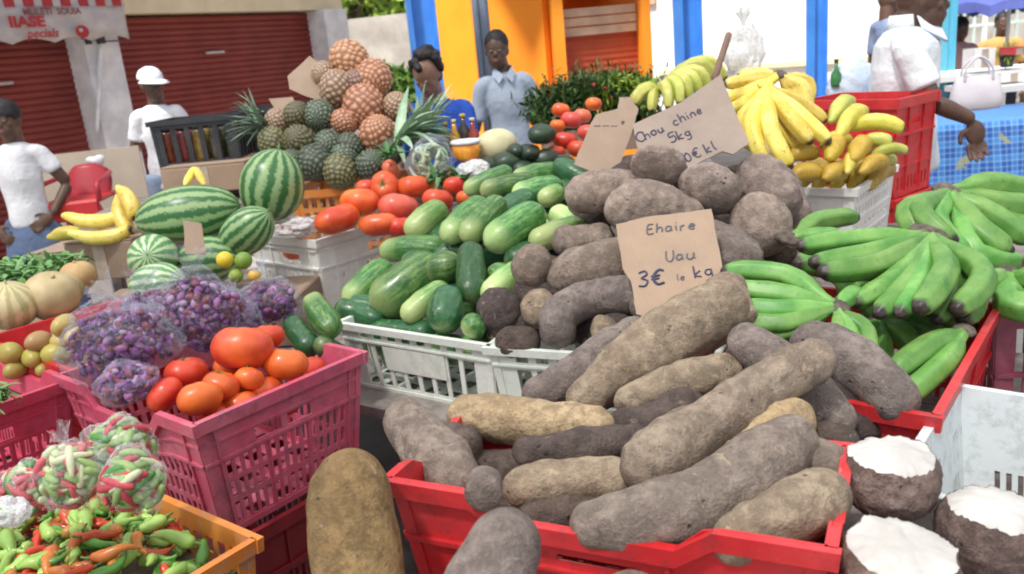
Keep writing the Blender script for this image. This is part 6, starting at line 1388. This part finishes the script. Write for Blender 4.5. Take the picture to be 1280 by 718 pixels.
    if collar:
        nb = off * .68
        q = MB(); V = []
        for i in range(13):
            a = PI / 2 + PI * 1.25 * (i / 12 - .5); cx_, cy_ = math.cos(a), math.sin(a)
            V += [k(cx_ * .066, .018 + cy_ * .066, 1.555) + nb, k(cx_ * .080, .018 + cy_ * .080, 1.50) + nb]
        q.add(V, [(2 * i, 2 * i + 1, 2 * i + 3, 2 * i + 2) for i in range(12)]); cb = q.build('collar', top, th); cb.modifiers.new('t', 'SOLIDIFY').thickness = .004
        for sx in (-1, 1):
            P_ = [k(sx * .060, -.020, 1.545) + nb, k(sx * .006, -.098 * build, 1.485) + nb, k(sx * .046, -.116 * build, 1.435) + nb, k(sx * .082, -.040, 1.492) + nb]
            q = MB(); q.add(P_, [(0, 1, 2, 3)]); lp = q.build('lapel', top, th, smooth=False); lp.modifiers.new('t', 'SOLIDIFY').thickness = .006
            if trim:
                q = MB(); sweep(q, [P_[1], P_[2], P_[3]], .0045 * s, 6, 14, 1); q.build('trim', CL_TRIM, lp)
    return th
DN = (0, -.1, -1)
pm = person('dark haired man in a pale blue shirt standing before the orange kiosk', 621, 64, 6.0, R(6), SK_D, CL_SHIRT, CL_DARK,
    [((-.245, .03, 1.10), (-.25, -.05, .86), DN), ((.26, .04, 1.10), (.25, -.08, .87), DN)], hx=(.05, 0, R(-14)), collar=True, vx=.011, lean=(-.045, 0), build=.92, shw=.165)
pcap = person('man in white cap and T-shirt looking down in front of the red shutter', 190, 107, 6.6, R(10), SK_D, CL_WHITE, CL_JEAN,
    [((-.25, .02, 1.10), (-.235, -.04, .84), DN), ((.25, .0, 1.10), (.16, -.22, .98), (0, -1, -.3))], hx=(.12, 0, R(42)), cap=True, vx=.011, build=.90, shw=.16, sleeve=.45)
pw = person('woman in white top and blue grey skirt with hand on hip at left edge', 8, 151, 5.2, R(8), SK_M, CL_WHITE, CL_SKIRT,
    [((-.27, .05, 1.12), (-.2, -.1, .98), (.6, -.3, -.6)), ((.265, .06, 1.20), (.165, -.07, 1.02), (-.75, -.35, -.5))], hair='tied', female=True, skirt=True, vx=.010, lean=(0, 0), hx=(.05, 0, R(-8)), sleeve=.45, shw=.15, build=.95)
pcr = person('woman with dark curly hair and blue top bending over behind the pineapple leaves', 534, 94, 4.9, R(-15), SK_L, CL_BLUE, CL_DARK,
    [((-.25, -.12, 1.10), (-.15, -.34, 1.0), (0, -1, -.3)), ((.25, -.12, 1.10), (.15, -.34, 1.0), (0, -1, -.3))], hair='curly', female=True, vx=.011, hx=(.55, 0, R(-10)), lean=(0, -.10))
pbig = person('tall man in a white polo with blue edged collar standing side on', 1155, 1, 3.7, R(66), SK_D, CL_WPOLO, CL_KHAKI,
    [((-.27, -.09, 1.20), (-.24, -.24, 1.12), (.0, -.12, -1)), ((.25, .06, 1.12), (.22, .12, .9), (0, -.1, -1))], hx=(.08, 0, R(4)), collar=True, vx=.0065, build=1.18, lean=(0, -.07), sleeve=.6, drop=.075, trim=True, hside=(.25, -.97, 0))
pbk = person('brown haired person in a blue grey shirt half hidden behind the tall man in white', 1113, 0, 8.2, R(95), SK_M, cloth("greyblue_shirt", (.2, .26, .4)), CL_DARK,
    [((-.24, .03, 1.10), (-.24, -.05, .86), DN), ((.24, .03, 1.10), (.24, -.05, .86), DN)], vx=.014, hairmat=plain("brown_hair", (.16, .085, .045), None, 60, .7, .5, 150))
person('distant person in a pink top between the teal post and the handbag', 1201, 36, 8.6, R(10), SK_M, cloth("pinkish_top", (.6, .35, .33)), CL_DARK,
    [((-.25, .03, 1.10), (-.25, -.05, .86), DN), ((.25, .03, 1.10), (.25, -.05, .86), DN)], vx=.018, hair='tied')
person('distant person in an orange top behind the potted plant at the far right stall', 1253, 30, 9.0, R(-20), SK_M, cloth("orange_top", (.62, .34, .12)), CL_DARK,
    [((-.25, .03, 1.10), (-.25, -.05, .86), DN), ((.25, .03, 1.10), (.25, -.05, .86), DN)], vx=.018)

# ================================================================ RIGHT HAND STALL AND OTHER THINGS
# blue plaid cloth over a table
def mat_plaid():
    m, n, l, p = nt("blue_plaid"); t = n.new("ShaderNodeTexCoord"); sp = n.new("ShaderNodeSeparateXYZ"); l.new(t.outputs['Object'], sp.inputs[0])
    def st(o_, f, lo, hi): return ramp(n, l, mth(n, l, 'ADD', mth(n, l, 'MULTIPLY', mth(n, l, 'SINE', mth(n, l, 'MULTIPLY', o_, f)), .5), .5), [(lo, 0.), (hi, 1.)])
    xx = mth(n, l, 'ADD', sp.outputs[0], sp.outputs[1]); zz = mth(n, l, 'SUBTRACT', sp.outputs[2], mth(n, l, 'MULTIPLY', sp.outputs[1], .0))
    a = st(xx, 62, .55, .7); b_ = st(sp.outputs[2], 62, .55, .7); a2 = st(xx, 186, .7, .8); b2 = st(sp.outputs[2], 186, .7, .8)
    c = mixc(n, l, mth(n, l, 'MULTIPLY', mth(n, l, 'ADD', a, b_), .42), (.03, .13, .52), (.10, .36, .85))
    c = mixc(n, l, mth(n, l, 'MULTIPLY', mth(n, l, 'ADD', a2, b2), .25), c, (.42, .68, .92))
    yl = ramp(n, l, nz(n, l, t.outputs['Object'], 9, 3), [(.66, 0.), (.69, 1.)]); c = mixc(n, l, mth(n, l, 'MULTIPLY', yl, .7), c, (.55, .5, .12))
    l.new(c, p.inputs['Base Color']); p.inputs['Roughness'].default_value = .8; return m
pc = PD(1262, 150, 4.9); tt_ = thing('cloth_table', 'table under a blue checked cloth carrying the white handbag', 'table', (pc[0], pc[1] + .35, 0), R(-6)); zt_ = pc[2]
q = MB(); q.box((0, 0, zt_ - .02), (1.5, .8, .03)); q.build('tabletop', M_WOOD, tt_, smooth=False)
for sx in (-1, 1):
    for sy in (-1, 1):
        q = MB(); q.box((sx * .68, sy * .34, (zt_ - .04) / 2), (.05, .05, zt_ - .04)); q.build('leg', M_WOOD, tt_, smooth=False)
NX, NZ = 90, 14; V = []
loop = []
for k in range(NX):
    s = k / NX * 4; side = int(s); f = s - side; cx = [(-.76 + 1.52 * f, -.41), (.76, -.41 + .82 * f), (.76 - 1.52 * f, .41), (-.76, .41 - .82 * f)][side]; loop.append(cx)
for i in range(NZ + 1):
    s = i / NZ
    for k, (x, y) in enumerate(loop):
        w_ = .018 * math.sin(k * 1.3) * s + .01 * math.sin(k * .6 + 1) * s; r = math.hypot(x, y); V.append((x * (1 + w_ / r + .03 * s), y * (1 + w_ / r + .05 * s), zt_ + .004 - s * .62))
q = MB(); q.add(V, [(i * NX + k, i * NX + (k + 1) % NX, (i + 1) * NX + (k + 1) % NX, (i + 1) * NX + k) for i in range(NZ) for k in range(NX)] + [tuple(range(NX))[::-1]])
o = q.build('tablecloth', mat_plaid()); o.location = tt_.location; o.rotation_euler = tt_.rotation_euler; tag(o, 'blue checked tablecloth with yellow figures hanging beside the tall man hand', 'tablecloth'); o.modifiers.new('t', 'SOLIDIFY').thickness = .003
# handbag
p = PD(1219, 137, 4.5); th = thing('handbag', 'white handbag with two arched handles standing on the blue checked cloth', 'handbag', p, R(-4)); s = PX(1, 4.5)
V = []; prof = [(0, 27, 10), (3, 31, 12), (14, 31, 12), (28, 29, 9), (38, 26, 4), (41, 25, 1.5)]
for z, a, b_ in prof:
    for j in range(32):
        A = 2 * PI * j / 32; ca, sa = math.cos(A), math.sin(A); V.append((math.copysign(abs(ca) ** .5, ca) * a * s, math.copysign(abs(sa) ** .7, sa) * b_ * s, z * s + .002 * math.sin(A * 5)))
M_BAG = plain("white_leather", (.74, .70, .75), (.66, .62, .68), 8, .4, .2, 40, 0)
q = MB(); q.add(V, [(i * 32 + j, i * 32 + (j + 1) % 32, (i + 1) * 32 + (j + 1) % 32, (i + 1) * 32 + j) for i in range(5) for j in range(32)] + [tuple(range(32))[::-1], tuple(160 + j for j in range(32))]); q.build('bag_body', M_BAG, th)
for y in (-5, 5):
    q = MB(); sweep(q, [(-17 * s, y * s, 34 * s), (-15 * s, y * s, 52 * s), (0, y * s * .7, 64 * s), (15 * s, y * s, 52 * s), (17 * s, y * s, 34 * s)], 1.6 * s, 8, 22); q.build('handle', M_BAG, th)
# potted plant, white boxes on the far stall
p = PD(1258, 84, 6.6); th = thing('potted_plant', 'small green plant in a black pot on the far right stall', 'plant', p); s = PX(1, 6.6)
q = MB(); lathe(q, (0, 0, 0), [(7 * s, 0), (9 * s, 14 * s), (8.2 * s, 14 * s)]); q.build('pot', M_BLK, th)
rs = np.random.RandomState(3); q = MB()
for _ in range(160): blade(q, (rs.normal() * .015, rs.normal() * .015, 13 * s), rs.normal(size=3) * [1, 1, .6] + [0, 0, .8], 22 * s * rs.uniform(.6, 1.1), .02, .8, 4)
tag(q.build('foliage', M_LEAFB, th), kind='stuff')
slab_table('white topped far stall table under the potted plant', 1255, 86, 6.75, 1.6, .7, R(-4), mat=M_WHITE)
for px, py, w_, h_, t, m_, lab in ((1232, 62, 26, 22, 6.4, M_WHITE, 'white box standing behind the handbag'), (1268, 92, 30, 10, 6.0, M_WHITE, 'low white carton at the far right edge'), (1275, 60, 16, 8, 6.2, M_RED, 'small red box at the far right edge')):
    cbox(lab, px, py + 0, t, w_, h_, .2, R(-4), m_)
slab_table('low side table at the far right edge holding the white cartons', 1262, 104, 6.1, .7, .5, R(-4), mat=M_WHITE)
# pale blue cloth bundle and bottle left of the tall man
p = PD(1066, 118, 4.0); q = MB(); s = PX(1, 4.0)
def fb(a, ph): d = Vector((math.sin(ph) * math.cos(a), math.sin(ph) * math.sin(a), math.cos(ph))); return 1 - .25 * abs(mnoise.noise(d * 2.4)) + .1 * mnoise.noise(d * 7)
ball(q, p + np.array([0, 0, 6 * s]), (34 * s, 24 * s, 38 * s), 40, 26, fn=fb); solo(q, 'plastic_sack', cloth("pale_blue_sack", (.52, .64, .80), (.66, .74, .86)), 'pale blue sack bulging behind the red crate beside the tall man', 'sack')
p = PD(1045, 108, 3.95); th = thing('bottle', 'small green glass bottle left of the pale blue sack', 'bottle', p); s = PX(1, 3.95)
q = MB(); lathe(q, (0, 0, 0), [(6 * s, 0), (6.5 * s, 3 * s), (6.5 * s, 14 * s), (2.4 * s, 21 * s), (2.2 * s, 29 * s)]); q.build('glass', plain("green_glass", (.05, .22, .07), None, 20, .12, 0), th)
q = MB(); lathe(q, (0, 0, 0), [(2.6 * s, 29 * s), (2.6 * s, 33 * s)]); q.build('cap', M_BLK, th)
slab_table('narrow stand behind the plantains holding bottle and sack', 1055, 128, 4.0, .42, .3, R(-10))
# red chair and beige board by the left pillar
M_REDP = plain("red_chair_plastic", (.48, .035, .055), (.42, .03, .045), 6, .4, .1, 40, 0); M_SEAT = plain("red_chair_seat", (.62, .03, .035), None, 6, .45, .1, 40, 0)
p = PD(105, 268, 5.6); th = thing('plastic_chair', 'red plastic armchair standing before the beige board by the pillar', 'chair', (p[0], p[1], 0), R(8)); s = PX(1, 5.6)
zs = float(PD(108, 248, 5.6)[2]); zb = float(PD(108, 207, 5.6)[2]); W = 34 * s
V = []; n = 8
for i in range(n + 1):
    for j in range(9):
        u_ = j / 8 - .5; f = i / n; V.append((u_ * 2 * W * (.80 + .06 * math.sin(f * PI)) * (1 - .12 * f ** 4), .18 + .10 * f - .05 * (1 - 4 * u_ * u_), zs + (zb - zs) * f - .05 * (2 * abs(u_)) ** 3 * f))
q = MB(); q.add(V, [(i * 9 + j, i * 9 + j + 1, (i + 1) * 9 + j + 1, (i + 1) * 9 + j) for i in range(n) for j in range(8)]); q.build('backrest', M_REDP, th).modifiers.new('t', 'SOLIDIFY').thickness = .012
q = MB(); q.box((0, 0, zs), (W * 1.9, .42, .03)); q.box((0, -.21, zs - .05), (W * 1.9, .02, .12)); o = q.build('seat', M_SEAT, th, smooth=False); o.modifiers.new('b', 'BEVEL').width = .01
for sx in (-1, 1):
    q = MB(); sweep(q, [(sx * W, -.2, zs), (sx * W * 1.03, -.2, zs + .11), (sx * W * 1.0, 0, zs + .13), (sx * W * .85, .22, zs + .14)], .016, 8, 14, sq=1.2); q.build('armrest', M_REDP, th)
    for sy in (-1, 1):
        q = MB(); sweep(q, [(sx * W * .9, sy * .18, zs), (sx * W * .97, sy * .22, zs / 2), (sx * W, sy * .25, 0)], [.026, .022, .018], 8, 6); q.build('leg', M_REDP, th)
q = MB(); p = PD(98, 206, 5.62); ball(q, p + np.array([0, .27, 0]), (13 * s, 6 * s, 7 * s), 18, 12, amp=.02, fr=14); solo(q, 'cloth_bundle', CL_WHITE, 'white cloth laid over the top of the red chair back', 'cloth')
p = PD(122, 244, 6.2); q = MB(); hh = p[2] + PX(56, 6.2) * .98; q.box((p[0], p[1], hh / 2), (PX(118, 6.2), .03, hh), R(12)); solo(q, 'board', plain("beige_board", (.62, .53, .42), (.55, .46, .36), 5, .8, .2, 30, 0), 'tall beige board leaning by the white pillar behind the red chair', 'board', smooth=False)
